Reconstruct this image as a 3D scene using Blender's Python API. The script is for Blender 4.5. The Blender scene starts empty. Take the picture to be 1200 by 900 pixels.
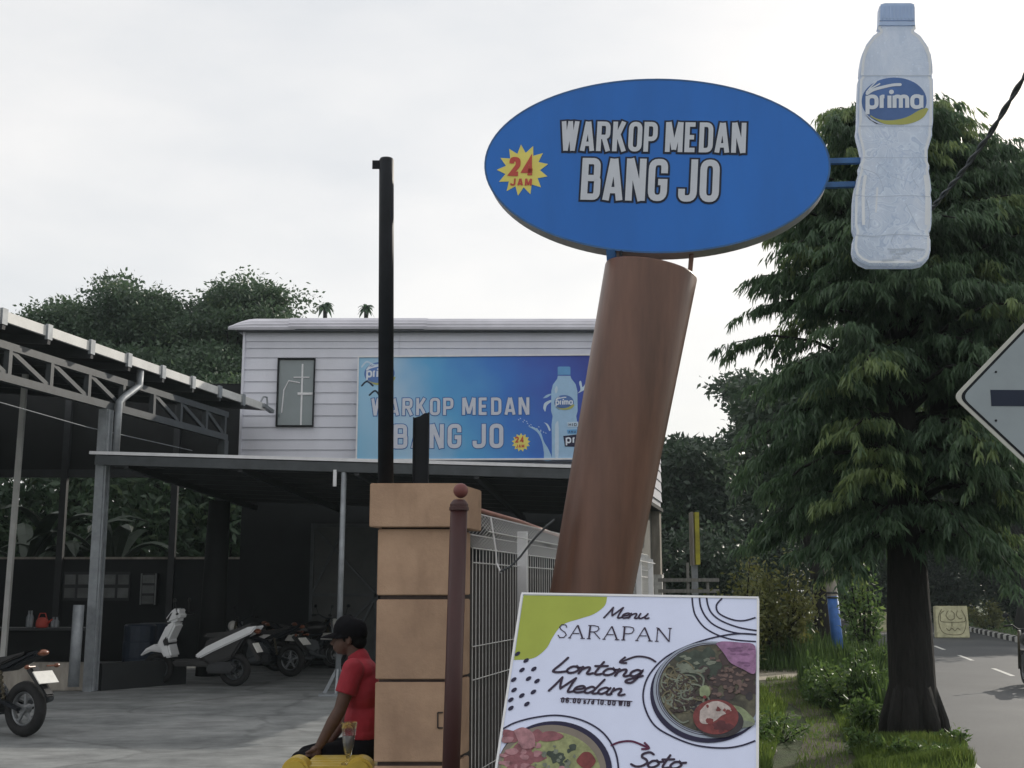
import bpy, bmesh, math, random
import numpy as np
from mathutils import Vector, Matrix
random.seed(7); rng = np.random.default_rng(11)
SC = bpy.context.scene; COL = SC.collection
R = math.radians
# ------------------------------------------------------------------ camera
F_PX = 1400.0; TILT = math.atan(240.0/1400.0); EYE = Vector((0, 0, 1.6))
cam_d = bpy.data.cameras.new("camera"); cam = bpy.data.objects.new("camera", cam_d); COL.objects.link(cam)
cam_d.sensor_width = 36.0; cam_d.lens = 36.0*F_PX/1200.0; cam_d.clip_start = 0.05; cam_d.clip_end = 3000
cam.location = EYE; cam.rotation_euler = (R(90)+TILT, 0, 0); SC.camera = cam
# ------------------------------------------------------------------ sky, sun, exposure
SUN_AZ = 40.0; SUN_EL = 25.0            # azimuth measured from the view direction (+Y) towards +X
SKY_STRENGTH = 0.10; SUN_STRENGTH = 2.4; EXPOSURE = 0.16
w = bpy.data.worlds.new("World"); SC.world = w; w.use_nodes = True
nt = w.node_tree; nt.nodes.clear()
wo = nt.nodes.new('ShaderNodeOutputWorld'); bg = nt.nodes.new('ShaderNodeBackground'); bg.inputs['Strength'].default_value = SKY_STRENGTH
sky = nt.nodes.new('ShaderNodeTexSky'); sky.sky_type = 'NISHITA'; sky.sun_disc = False
sky.sun_elevation = R(SUN_EL); sky.sun_rotation = R(SUN_AZ); sky.dust_density = 3.0
# a high white overcast veil with soft structure lies over the clear sky
tc = nt.nodes.new('ShaderNodeTexCoord'); mp = nt.nodes.new('ShaderNodeMapping'); mp.inputs['Scale'].default_value = (1.2, 1.2, 3.4)
nz = nt.nodes.new('ShaderNodeTexNoise'); nz.inputs['Scale'].default_value = 2.1; nz.inputs['Detail'].default_value = 7; nz.inputs['Roughness'].default_value = .52
cr = nt.nodes.new('ShaderNodeValToRGB')
cr.color_ramp.elements[0].position = .36; cr.color_ramp.elements[0].color = (7.9, 8.0, 8.1, 1)
cr.color_ramp.elements[1].position = .64; cr.color_ramp.elements[1].color = (9.7, 9.5, 9.25, 1)
mx = nt.nodes.new('ShaderNodeMix'); mx.data_type = 'RGBA'; mx.inputs[0].default_value = .82
nt.links.new(tc.outputs['Generated'], mp.inputs['Vector']); nt.links.new(mp.outputs['Vector'], nz.inputs['Vector'])
nt.links.new(nz.outputs['Fac'], cr.inputs['Fac'])
nt.links.new(sky.outputs['Color'], mx.inputs[6]); nt.links.new(cr.outputs['Color'], mx.inputs[7])
nt.links.new(mx.outputs[2], bg.inputs['Color']); nt.links.new(bg.outputs['Background'], wo.inputs['Surface'])
sun_d = bpy.data.lights.new("sun", 'SUN'); sun_d.energy = SUN_STRENGTH; sun_d.angle = R(0.6); sun_d.color = (1.0, .93, .82)
sun = bpy.data.objects.new("sun", sun_d); COL.objects.link(sun)
sdir = Vector((math.sin(R(SUN_AZ))*math.cos(R(SUN_EL)), math.cos(R(SUN_AZ))*math.cos(R(SUN_EL)), math.sin(R(SUN_EL))))
sun.rotation_euler = sdir.to_track_quat('Z', 'Y').to_euler(); sun.location = (20, 20, 30)
SC.view_settings.view_transform = 'Standard'; SC.view_settings.look = 'None'
SC.view_settings.exposure = EXPOSURE; SC.view_settings.gamma = 1.0; SC.view_settings.use_curve_mapping = False
SC.cycles.max_bounces = 6; SC.cycles.transparent_max_bounces = 8
try: SC.cycles.use_denoising = True
except Exception: pass
# ------------------------------------------------------------------ measuring helpers
CT, ST = math.cos(TILT), math.sin(TILT)
def ray(px, py):
    u = (px-600)/F_PX; v = (450-py)/F_PX
    return Vector((u, CT - v*ST, ST + v*CT))
def P(px, py, Y):
    d = ray(px, py); return EYE + d*(Y/d.y)
def at_ground(px, Y, z=-.15):
    q = P(px, 690, Y); return Vector((q.x, Y, z))
def G(px, py, z=0.0):
    d = ray(px, py); return EYE + d*((z-EYE.z)/d.z)
ROADDIR = Vector((.2200, .9755, 0)); ROADN = Vector((.9755, -.2200, 0)); Z = Vector((0, 0, 1))
# ------------------------------------------------------------------ mesh helpers
BASE = {}
class MB:
    def __init__(s, M=None): s.v = []; s.f = []; s.M = M; s.mi = []; s.cur = 0
    def add(s, vs, fs):
        n = len(s.v)
        if s.M is not None: vs = [s.M @ Vector(p) for p in vs]
        s.v += [tuple(p) for p in vs]; s.f += [tuple(i+n for i in f) for f in fs]; s.mi += [s.cur]*len(fs)
        return s
    def box(s, c, d, rot=None, bev=0.0):
        x, y, z = d[0]/2, d[1]/2, d[2]/2; c = Vector(c)
        if bev > 0:
            b = min(bev, x*.9, y*.9, z*.9); vs = []; 
            bm = bmesh.new(); bmesh.ops.create_cube(bm, size=1)
            for q in bm.verts: q.co = Vector((q.co.x*2*x, q.co.y*2*y, q.co.z*2*z))
            bmesh.ops.bevel(bm, geom=bm.edges[:], offset=b, segments=2, affect='EDGES')
            bm.verts.index_update()
            vs = [q.co.copy() for q in bm.verts]; fs = [[q.index for q in f.verts] for f in bm.faces]; bm.free()
        else:
            vs = [Vector((i, j, k)) for i in (-x, x) for j in (-y, y) for k in (-z, z)]
            fs = [(0,1,3,2),(4,6,7,5),(0,4,5,1),(2,3,7,6),(0,2,6,4),(1,5,7,3)]
        if rot is not None: vs = [rot @ q for q in vs]
        return s.add([c+q for q in vs], fs)
    def bar(s, a, b, wx, wy, up=Z):
        a, b = Vector(a), Vector(b); d = (b-a); L = d.length; d.normalize()
        r = d.cross(up); 
        if r.length < 1e-4: r = Vector((1, 0, 0))
        r.normalize(); u = r.cross(d)
        vs = [p + r*(i*wx/2) + u*(j*wy/2) for p in (a, b) for (i, j) in ((-1,-1),(1,-1),(1,1),(-1,1))]
        return s.add(vs, [(3,2,1,0),(4,5,6,7),(0,1,5,4),(1,2,6,5),(2,3,7,6),(3,0,4,7)])
    def tube(s, pts, rad, n=8, cap=True, ell=None):
        pts = [Vector(p) for p in pts]; m = len(pts)
        if not hasattr(rad, '__len__'): rad = [rad]*m
        vs = []; prev = None
        for i, p in enumerate(pts):
            t = (pts[min(i+1, m-1)] - pts[max(i-1, 0)]).normalized()
            if prev is None:
                a = Vector((0, 0, 1)) if abs(t.z) < .9 else Vector((1, 0, 0))
                r = t.cross(a).normalized()
            else:
                r = prev - t*prev.dot(t); r.normalize()
            prev = r; b = t.cross(r)
            for k in range(n):
                q = 2*math.pi*k/n; vs.append(p + (r*math.cos(q) + b*math.sin(q))*rad[i])
        fs = [(i*n+k, i*n+(k+1)%n, (i+1)*n+(k+1)%n, (i+1)*n+k) for i in range(m-1) for k in range(n)]
        if cap: fs += [tuple(range(n-1, -1, -1)), tuple((m-1)*n+k for k in range(n))]
        return s.add(vs, fs)
    def lathe(s, prof, c=(0,0,0), n=20, axis=None):
        c = Vector(c); m = len(prof); vs = []
        ax = axis or Matrix.Identity(3)
        for r, z in prof:
            for k in range(n):
                q = 2*math.pi*k/n; vs.append(c + ax @ Vector((r*math.cos(q), r*math.sin(q), z)))
        fs = [(i*n+k, i*n+(k+1)%n, (i+1)*n+(k+1)%n, (i+1)*n+k) for i in range(m-1) for k in range(n)]
        fs += [tuple(range(n-1, -1, -1)), tuple((m-1)*n+k for k in range(n))]
        return s.add(vs, fs)
    def ball(s, c, r, nu=12, nv=8, rot=None):
        c = Vector(c); r = Vector(r) if hasattr(r, '__len__') else Vector((r, r, r)); vs = []
        for j in range(nv+1):
            th = math.pi*(j+.0)/nv; th = min(max(th, .02), math.pi-.02)
            for k in range(nu):
                q = 2*math.pi*k/nu; p = Vector((r.x*math.sin(th)*math.cos(q), r.y*math.sin(th)*math.sin(q), r.z*math.cos(th)))
                vs.append(c + (rot @ p if rot else p))
        fs = [(j*nu+k, (j+1)*nu+k, (j+1)*nu+(k+1)%nu, j*nu+(k+1)%nu) for j in range(nv) for k in range(nu)]
        fs += [tuple(range(nu)), tuple(nv*nu+k for k in range(nu-1, -1, -1))]
        return s.add(vs, fs)
    def torus(s, c, Rr, r, ax=(0,1,0), n=28, m=10, flat=1.0):
        c = Vector(c); ax = Vector(ax).normalized(); a = ax.orthogonal().normalized(); b = ax.cross(a); vs = []
        for i in range(n):
            q = 2*math.pi*i/n; d = a*math.cos(q) + b*math.sin(q)
            for k in range(m):
                t = 2*math.pi*k/m; vs.append(c + d*(Rr + r*math.cos(t)) + ax*(r*flat*math.sin(t)))
        fs = [(i*m+k, ((i+1)%n)*m+k, ((i+1)%n)*m+(k+1)%m, i*m+(k+1)%m) for i in range(n) for k in range(m)]
        return s.add(vs, fs)
    def prism(s, poly, off, bev=0.0):
        """extrude a 3-D polygon by the vector off"""
        poly = [Vector(p) for p in poly]; off = Vector(off); n = len(poly)
        vs = poly + [p+off for p in poly]
        fs = [tuple(range(n)), tuple(range(2*n-1, n-1, -1))] + [(i, n+i, n+(i+1)%n, (i+1)%n) for i in range(n)]
        return s.add(vs, fs)
    def poly(s, pts): return s.add(pts, [tuple(range(len(pts)))])
    def build(s, name, mat, parent=None, local=False, smooth=False, loc=None, bevel=0.0):
        me = bpy.data.meshes.new(name); vs = s.v
        if not local:
            if parent is not None: b = BASE.get(parent.name_full, Vector((0,0,0)))
            else:
                if loc is None:
                    a = np.array(vs); loc = Vector(((a[:,0].min()+a[:,0].max())/2, (a[:,1].min()+a[:,1].max())/2, a[:,2].min()))
                b = Vector(loc)
            vs = [(x-b.x, y-b.y, z-b.z) for x, y, z in vs]
        me.from_pydata(vs, [], s.f)
        bm = bmesh.new(); bm.from_mesh(me); bmesh.ops.recalc_face_normals(bm, faces=bm.faces[:])
        if bevel > 0: bmesh.ops.bevel(bm, geom=[e for e in bm.edges if len(e.link_faces)==2 and e.calc_face_angle(0) > .6], offset=bevel, segments=2, affect='EDGES', clamp_overlap=True)
        bm.to_mesh(me); bm.free()
        mats = mat if isinstance(mat, (list, tuple)) else [mat]
        for m in mats: me.materials.append(m)
        if len(mats) > 1 and bevel == 0: me.polygons.foreach_set('material_index', s.mi)
        if smooth: me.polygons.foreach_set('use_smooth', [True]*len(me.polygons))
        o = bpy.data.objects.new(name, me); COL.objects.link(o)
        if parent is not None:
            o.parent = parent; BASE[o.name_full] = BASE.get(parent.name_full, Vector((0,0,0)))
        else:
            o.location = loc if loc is not None else (0,0,0); BASE[o.name_full] = Vector(o.location)
        return o
def tag(o, label=None, cat=None, group=None, kind=None):
    if label: o['label'] = label
    if cat: o['category'] = cat
    if group: o['group'] = group
    if kind: o['kind'] = kind
    return o
def thing(name, loc, label, cat, group=None, rz=0.0):
    o = bpy.data.objects.new(name, None); COL.objects.link(o); o.location = loc; o.rotation_euler = (0, 0, rz)
    o.empty_display_size = .2; BASE[o.name_full] = Vector(loc)
    return tag(o, label, cat, group)
def piece(name, me, parent, loc=(0,0,0), rot=(0,0,0), scale=(1,1,1)):
    o = bpy.data.objects.new(name, me); COL.objects.link(o); o.parent = parent
    o.location = loc; o.rotation_euler = rot; o.scale = scale; return o
def copy_tree(o, parent=None):
    c = o.copy(); COL.objects.link(c); c.parent = parent
    for ch in list(o.children): copy_tree(ch, c)
    return c
class Plane:
    """a real plane in the place with its own axes; uv() measures where the photo's line of sight meets it"""
    def __init__(s, O, U, V):
        s.O = Vector(O); s.U = Vector(U).normalized(); s.V = Vector(V); s.V = (s.V - s.U*s.V.dot(s.U)).normalized(); s.N = s.U.cross(s.V)
        s.M = Matrix(((s.U.x, s.V.x, s.N.x, s.O.x), (s.U.y, s.V.y, s.N.y, s.O.y), (s.U.z, s.V.z, s.N.z, s.O.z), (0,0,0,1)))
    def uv(s, px, py):
        d = ray(px, py); t = (s.O-EYE).dot(s.N)/d.dot(s.N); q = EYE + d*t - s.O
        return (q.dot(s.U), q.dot(s.V))
# ------------------------------------------------------------------ materials
MATS = {}
def mat(name, col, rough=.6, metal=0.0, var=.18, scale=6.0, bump=0.0, bscale=None, spec=.4, col2=None, stretch=(1,1,1), detail=5, rnd=0.0, world=False):
    if name in MATS: return MATS[name]
    m = bpy.data.materials.new(name); m.use_nodes = True; t = m.node_tree; b = t.nodes['Principled BSDF']
    b.inputs['Roughness'].default_value = rough; b.inputs['Metallic'].default_value = metal
    b.inputs['Specular IOR Level'].default_value = spec
    tc = t.nodes.new('ShaderNodeTexCoord'); mpn = t.nodes.new('ShaderNodeMapping'); mpn.inputs['Scale'].default_value = stretch
    src = tc.outputs['Object']
    if world:
        g = t.nodes.new('ShaderNodeNewGeometry'); src = g.outputs['Position']
    t.links.new(src, mpn.inputs['Vector'])
    n = t.nodes.new('ShaderNodeTexNoise'); n.inputs['Scale'].default_value = scale; n.inputs['Detail'].default_value = detail; n.inputs['Roughness'].default_value = .6
    t.links.new(mpn.outputs['Vector'], n.inputs['Vector'])
    c = t.nodes.new('ShaderNodeValToRGB'); c.color_ramp.elements[0].position = .3; c.color_ramp.elements[1].position = .7
    lo = tuple(x*(1-var) for x in col); hi = tuple(min(1, x*(1+var)) for x in col) if col2 is None else col2
    c.color_ramp.elements[0].color = (*lo, 1); c.color_ramp.elements[1].color = (*hi, 1)
    t.links.new(n.outputs['Fac'], c.inputs['Fac']); out = c.outputs['Color']
    if rnd > 0:
        oi = t.nodes.new('ShaderNodeObjectInfo'); mr = t.nodes.new('ShaderNodeMapRange'); mr.inputs['To Min'].default_value = 1-rnd; mr.inputs['To Max'].default_value = 1+rnd
        t.links.new(oi.outputs['Random'], mr.inputs['Value'])
        hs = t.nodes.new('ShaderNodeHueSaturation'); t.links.new(mr.outputs['Result'], hs.inputs['Value']); t.links.new(out, hs.inputs['Color']); out = hs.outputs['Color']
    t.links.new(out, b.inputs['Base Color'])
    if bump > 0:
        n2 = t.nodes.new('ShaderNodeTexNoise'); n2.inputs['Scale'].default_value = bscale or scale*4; n2.inputs['Detail'].default_value = 6
        t.links.new(mpn.outputs['Vector'], n2.inputs['Vector'])
        bp = t.nodes.new('ShaderNodeBump'); bp.inputs['Strength'].default_value = bump; bp.inputs['Distance'].default_value = .02
        t.links.new(n2.outputs['Fac'], bp.inputs['Height']); t.links.new(bp.outputs['Normal'], b.inputs['Normal'])
    m['b'] = b.name; MATS[name] = m; return m
def leafmat(name, c1, c2, c3, trans=.28):
    """leaf colour picked leaf by leaf from the 'tone' attribute"""
    m = bpy.data.materials.new(name); m.use_nodes = True; t = m.node_tree; b = t.nodes['Principled BSDF']; out = t.nodes['Material Output']
    a = t.nodes.new('ShaderNodeAttribute'); a.attribute_name = 'tone'
    c = t.nodes.new('ShaderNodeValToRGB'); e = c.color_ramp.elements
    e[0].position = 0; e[0].color = (*c1, 1); e[1].position = 1; e[1].color = (*c3, 1); k = e.new(.6); k.color = (*c2, 1)
    t.links.new(a.outputs['Fac'], c.inputs['Fac']); t.links.new(c.outputs['Color'], b.inputs['Base Color'])
    b.inputs['Roughness'].default_value = .45; b.inputs['Specular IOR Level'].default_value = .5
    tr = t.nodes.new('ShaderNodeBsdfTranslucent'); hs = t.nodes.new('ShaderNodeHueSaturation'); hs.inputs['Hue'].default_value = .48; hs.inputs['Value'].default_value = 1.5
    t.links.new(c.outputs['Color'], hs.inputs['Color']); t.links.new(hs.outputs['Color'], tr.inputs['Color'])
    ms = t.nodes.new('ShaderNodeMixShader'); ms.inputs[0].default_value = trans
    t.links.new(b.outputs[0], ms.inputs[1]); t.links.new(tr.outputs[0], ms.inputs[2]); t.links.new(ms.outputs[0], out.inputs['Surface'])
    MATS[name] = m; return m
def flat(name, col, rough=.55, var=.05, spec=.3): return mat(name, col, rough, var=var, scale=9, spec=spec)
M_white = mat('white_paint', (.74,.74,.76), .5, var=.1, scale=5)
M_siding = mat('siding_paint', (.68,.69,.76), .6, var=.07, scale=1.2, stretch=(1,1,.5), rnd=.05, bump=.12, bscale=30)
M_roofw = mat('white_roof_sheet', (.62,.61,.67), .45, var=.22, scale=1.6, stretch=(.5,1,1))
M_galv = mat('galvanised_steel', (.27,.29,.31), .5, metal=.25, var=.2, scale=7)
M_steel = mat('grey_painted_steel', (.055,.062,.068), .5, var=.25, scale=5)
M_steeld = mat('dark_painted_steel', (.028,.03,.034), .5, var=.2, scale=5)
M_fascia = mat('fascia_metal', (.66,.66,.64), .45, var=.12, scale=3)
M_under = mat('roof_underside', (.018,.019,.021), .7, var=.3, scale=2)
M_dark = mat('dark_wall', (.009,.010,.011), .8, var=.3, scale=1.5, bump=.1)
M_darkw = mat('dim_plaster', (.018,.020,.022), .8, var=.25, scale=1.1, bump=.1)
M_black = mat('black_steel', (.008,.010,.014), .5, var=.3, scale=8, spec=.22)
M_blackp = mat('black_plastic', (.012,.012,.013), .4, var=.3, scale=12, spec=.5)
M_rubber = mat('tyre_rubber', (.015,.015,.016), .8, var=.3, scale=20, bump=.2)
M_brown = mat('rusty_brown_steel', (.135,.066,.045), .40, var=.34, scale=2.6, stretch=(2.5,2.5,.35), bump=.10, bscale=9, spec=.45)
M_block = None
M_mortar = mat('dark_mortar', (.06,.045,.04), .9, var=.3, scale=14)
M_maroon = mat('maroon_paint', (.048,.016,.016), .45, var=.25, scale=6, stretch=(1,1,.4))
M_wire = mat('white_fence_wire', (.62,.62,.62), .5, metal=.1, var=.2, scale=14)
M_concw = mat('weathered_concrete', (.30,.275,.24), .85, var=.4, scale=2.5, stretch=(2,2,.6), bump=.3, bscale=25)
M_wood = mat('grey_timber', (.22,.215,.20), .8, var=.3, scale=6, stretch=(6,6,.4), bump=.2)
M_blue = mat('sign_blue', (.010,.150,.56), .38, var=.10, scale=2.5, stretch=(1,1,.25), spec=.4)
M_rim = mat('sign_rim', (.42,.42,.44), .5, var=.2, scale=5)
M_rimblue = mat('bracket_blue', (.035,.12,.30), .5, var=.2, scale=9)
M_letter = flat('letter_silver', (.60,.63,.70)); M_letterd = flat('letter_outline', (.012,.02,.045))
M_yel = flat('star_yellow', (.80,.70,.18)); M_redt = flat('red_print', (.55,.09,.07))
M_ypl = mat('yellow_plastic', (.50,.36,.05), .42, var=.15, scale=10, spec=.5)
M_skin = mat('brown_skin', (.085,.045,.032), .6, var=.15, scale=20)
M_shirt = mat('red_cotton', (.30,.022,.036), .85, var=.15, scale=9, bump=.7, bscale=11)
M_pants = mat('black_cotton', (.008,.008,.010), .9, var=.3, scale=14, bump=.2, spec=.08)
M_hair = mat('black_hair', (.006,.006,.006), .8, var=.3, scale=40, bump=.3, spec=.1)
M_bark = mat('dark_bark', (.012,.011,.010), .9, var=.5, scale=5, stretch=(4,4,.7), bump=1.0, bscale=9)
M_kerbw = mat('kerb_white', (.55,.55,.53), .8, var=.25, scale=8, bump=.2, rnd=.12)
M_kerbb = mat('kerb_black', (.03,.03,.032), .8, var=.3, scale=8, bump=.2)
M_print = flat('banner_white', (.68,.73,.93), .5, .03); M_ink = flat('navy_ink', (.02,.018,.05))
M_olive = flat('olive_print', (.36,.42,.07), .5, .06)
M_wplast = mat('white_gloss_plastic', (.72,.73,.74), .25, var=.05, scale=6, spec=.6)
M_plate = mat('number_plate', (.75,.74,.70), .45, var=.08, scale=12)
M_gold = mat('gold_metal', (.07,.06,.04), .45, metal=.5, var=.2, scale=12)
M_chrome = mat('bright_metal', (.22,.23,.24), .4, metal=.6, var=.1, scale=10)
M_tail = mat('amber_lens', (.16,.05,.02), .35, var=.1, scale=10, spec=.6)
M_signw = mat('sign_white', (.30,.345,.375), .55, var=.07, scale=4)
M_sigrim = mat('sign_edge', (.5,.5,.46), .5, var=.1, scale=4)
def glassy(name, col, rough=.06, alpha=1.0):
    m = mat(name, col, rough, var=.15, scale=.8, spec=.9); 
    return m
M_pane = glassy('window_glass', (.17,.21,.22))
def clear(name):
    m = bpy.data.materials.new(name); m.use_nodes = True; t = m.node_tree; out = t.nodes['Material Output']
    g = t.nodes.new('ShaderNodeBsdfGlass'); g.inputs['Roughness'].default_value = .03; g.inputs['IOR'].default_value = 1.3
    tp = t.nodes.new('ShaderNodeBsdfTransparent'); ms = t.nodes.new('ShaderNodeMixShader'); ms.inputs[0].default_value = .45
    t.links.new(tp.outputs[0], ms.inputs[1]); t.links.new(g.outputs[0], ms.inputs[2]); t.links.new(ms.outputs[0], out.inputs['Surface']); return m
M_clear = clear('clear_glass')
def node_mat(name, fn):
    m = bpy.data.materials.new(name); m.use_nodes = True; t = m.node_tree
    fn(t, t.nodes['Principled BSDF']); MATS[name] = m; return m
def _nz(t, vec, s, d=6, r=.6):
    n = t.nodes.new('ShaderNodeTexNoise'); n.inputs['Scale'].default_value = s; n.inputs['Detail'].default_value = d; n.inputs['Roughness'].default_value = r
    t.links.new(vec, n.inputs['Vector']); return n.outputs['Fac']
def _ramp(t, fac, stops):
    c = t.nodes.new('ShaderNodeValToRGB'); e = c.color_ramp.elements
    e[0].position = stops[0][0]; e[0].color = (*stops[0][1], 1); e[1].position = stops[-1][0]; e[1].color = (*stops[-1][1], 1)
    for p, q in stops[1:-1]:
        k = e.new(p); k.color = (*q, 1)
    t.links.new(fac, c.inputs['Fac']); return c.outputs['Color']
def _mul(t, a, b, mode='MULTIPLY', f=1.0):
    m = t.nodes.new('ShaderNodeMix'); m.data_type = 'RGBA'; m.blend_type = mode; m.inputs[0].default_value = f
    t.links.new(a, m.inputs[6]); t.links.new(b, m.inputs[7]); return m.outputs[2]
def _bump(t, b, fac, s, d=.02):
    bp = t.nodes.new('ShaderNodeBump'); bp.inputs['Strength'].default_value = s; bp.inputs['Distance'].default_value = d
    t.links.new(fac, bp.inputs['Height']); t.links.new(bp.outputs['Normal'], b.inputs['Normal'])
def _yard(t, b):
    p = t.nodes.new('ShaderNodeNewGeometry').outputs['Position']
    mpn = t.nodes.new('ShaderNodeMapping'); mpn.inputs['Scale'].default_value = (.8, 1.1, 1); t.links.new(p, mpn.inputs['Vector']); v = mpn.outputs['Vector']
    c = _ramp(t, _nz(t, v, .5, 8, .65), [(.3, (.13,.14,.142)), (.5, (.235,.247,.247)), (.7, (.31,.318,.315))])
    c2 = _ramp(t, _nz(t, v, 2.2, 8, .7), [(.35, (.55,.55,.56)), (.6, (1,1,1)), (.8, (1.15,1.13,1.1))])
    c = _mul(t, c, c2)
    vo = t.nodes.new('ShaderNodeTexVoronoi'); vo.feature = 'DISTANCE_TO_EDGE'; vo.inputs['Scale'].default_value = .55
    n = t.nodes.new('ShaderNodeTexNoise'); n.inputs['Scale'].default_value = 1.6; n.inputs['Detail'].default_value = 6; t.links.new(p, n.inputs['Vector'])
    mxv = t.nodes.new('ShaderNodeMix'); mxv.data_type = 'RGBA'; mxv.inputs[0].default_value = .35
    t.links.new(p, mxv.inputs[6]); t.links.new(n.outputs['Color'], mxv.inputs[7]); t.links.new(mxv.outputs[2], vo.inputs['Vector'])
    cr = _ramp(t, vo.outputs['Distance'], [(.0, (.35,.35,.36)), (.012, (.6,.6,.6)), (.022, (1,1,1))])
    c = _mul(t, c, cr, f=.45); t.links.new(c, b.inputs['Base Color']); b.inputs['Roughness'].default_value = .75
    _bump(t, b, _nz(t, p, 14, 8, .7), .35)
M_yard = node_mat('yard_concrete', _yard)
def _block(t, b):
    p = t.nodes.new('ShaderNodeNewGeometry').outputs['Position']
    c = _ramp(t, _nz(t, p, 3.2, 9, .65), [(.3, (.36,.235,.16)), (.5, (.44,.29,.195)), (.72, (.52,.35,.24))])
    mpn = t.nodes.new('ShaderNodeMapping'); mpn.inputs['Scale'].default_value = (5, 5, 2.2); t.links.new(p, mpn.inputs['Vector'])
    c = _mul(t, c, _ramp(t, _nz(t, mpn.outputs['Vector'], 1.0, 6, .6), [(.34, (.62,.58,.55)), (.5, (1,1,1)), (.75, (1.05,1.04,1.02))]), f=.35)
    vo = t.nodes.new('ShaderNodeTexVoronoi'); vo.inputs['Scale'].default_value = 38; t.links.new(p, vo.inputs['Vector'])
    c = _mul(t, c, _ramp(t, vo.outputs['Distance'], [(.0, (.45,.42,.4)), (.05, (.8,.8,.8)), (.09, (1,1,1))]), f=.6)
    oi = t.nodes.new('ShaderNodeObjectInfo'); mr = t.nodes.new('ShaderNodeMapRange'); mr.inputs['To Min'].default_value = .92; mr.inputs['To Max'].default_value = 1.07; t.links.new(oi.outputs['Random'], mr.inputs['Value'])
    hs = t.nodes.new('ShaderNodeHueSaturation'); t.links.new(mr.outputs['Result'], hs.inputs['Value']); t.links.new(c, hs.inputs['Color'])
    t.links.new(hs.outputs['Color'], b.inputs['Base Color']); b.inputs['Roughness'].default_value = .8; _bump(t, b, _nz(t, p, 45, 8, .7), .35, .012)
M_block = node_mat('sand_stone_block', _block)
def _asph(t, b):
    p = t.nodes.new('ShaderNodeNewGeometry').outputs['Position']
    c = _ramp(t, _nz(t, p, .35, 6, .6), [(.3, (.042,.046,.051)), (.5, (.058,.063,.068)), (.7, (.084,.088,.092))])
    c2 = _ramp(t, _nz(t, p, 60, 3, .8), [(.3, (.6,.6,.6)), (.7, (1.3,1.3,1.3))])
    c = _mul(t, c, c2); t.links.new(c, b.inputs['Base Color']); b.inputs['Roughness'].default_value = .72
    _bump(t, b, _nz(t, p, 90, 4, .7), .4, .01)
M_asph = node_mat('asphalt', _asph)
def _soil(t, b):
    p = t.nodes.new('ShaderNodeNewGeometry').outputs['Position']
    c = _ramp(t, _nz(t, p, 1.1, 8, .7), [(.3, (.035,.045,.018)), (.5, (.05,.075,.022)), (.7, (.075,.06,.035))])
    t.links.new(c, b.inputs['Base Color']); b.inputs['Roughness'].default_value = .95; _bump(t, b, _nz(t, p, 20, 8, .7), .8, .04)
M_soil = node_mat('grassy_soil', _soil)
def _dirt(t, b):
    p = t.nodes.new('ShaderNodeNewGeometry').outputs['Position']
    c = _ramp(t, _nz(t, p, 2.0, 9, .7), [(.3, (.045,.04,.03)), (.55, (.09,.078,.057)), (.75, (.15,.13,.095))])
    t.links.new(c, b.inputs['Base Color']); b.inputs['Roughness'].default_value = .95; _bump(t, b, _nz(t, p, 25, 8, .7), .8, .03)
M_dirt = node_mat('trodden_dirt', _dirt)
M_slab = mat('pale_paving', (.36,.32,.25), .85, var=.2, scale=2, bump=.2, world=True)
L_poly = leafmat('mast_tree_leaf', (.034,.074,.040), (.080,.145,.068), (.17,.235,.085), .36)
L_left = leafmat('canopy_leaf', (.038,.070,.042), (.066,.115,.060), (.13,.18,.07), .34)
L_dark = leafmat('dark_leaf', (.020,.038,.024), (.036,.064,.036), (.07,.11,.045), .28)
L_bush = leafmat('olive_leaf', (.075,.095,.026), (.15,.165,.05), (.26,.25,.08), .35)
L_weed = leafmat('weed_leaf', (.042,.09,.027), (.09,.165,.042), (.19,.27,.075), .4)
L_grass = leafmat('grass_blade', (.08,.14,.03), (.15,.235,.05), (.28,.33,.09), .45)
# ------------------------------------------------------------------ stroke lettering (ribbons of ink)
def fillet(pts, closed):
    out = []; n = len(pts)
    for i, (x, y, r) in enumerate(pts):
        if r <= 0 or (not closed and i in (0, n-1)): out.append((x, y)); continue
        p = Vector((x, y)); a = Vector(pts[i-1][:2]) - p; b = Vector(pts[(i+1) % n][:2]) - p
        rr = min(r, a.length*.5, b.length*.5); a.normalize(); b.normalize()
        p0 = p + a*rr; p1 = p + b*rr
        for k in range(6):
            t = k/5; q = p0*(1-t)**2 + p*2*t*(1-t) + p1*t*t; out.append((q.x, q.y))
    return out
def parse(g):
    S = []
    for st in g.split(';'):
        closed = st.endswith('z'); st = st[:-1] if closed else st; pts = []
        for tok in st.split():
            r = 0
            if '~' in tok: tok, r = tok.split('~'); r = float(r)
            x, y = tok.split(','); pts.append((float(x), float(y), float(r)))
        S.append((pts, closed))
    return S
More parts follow.
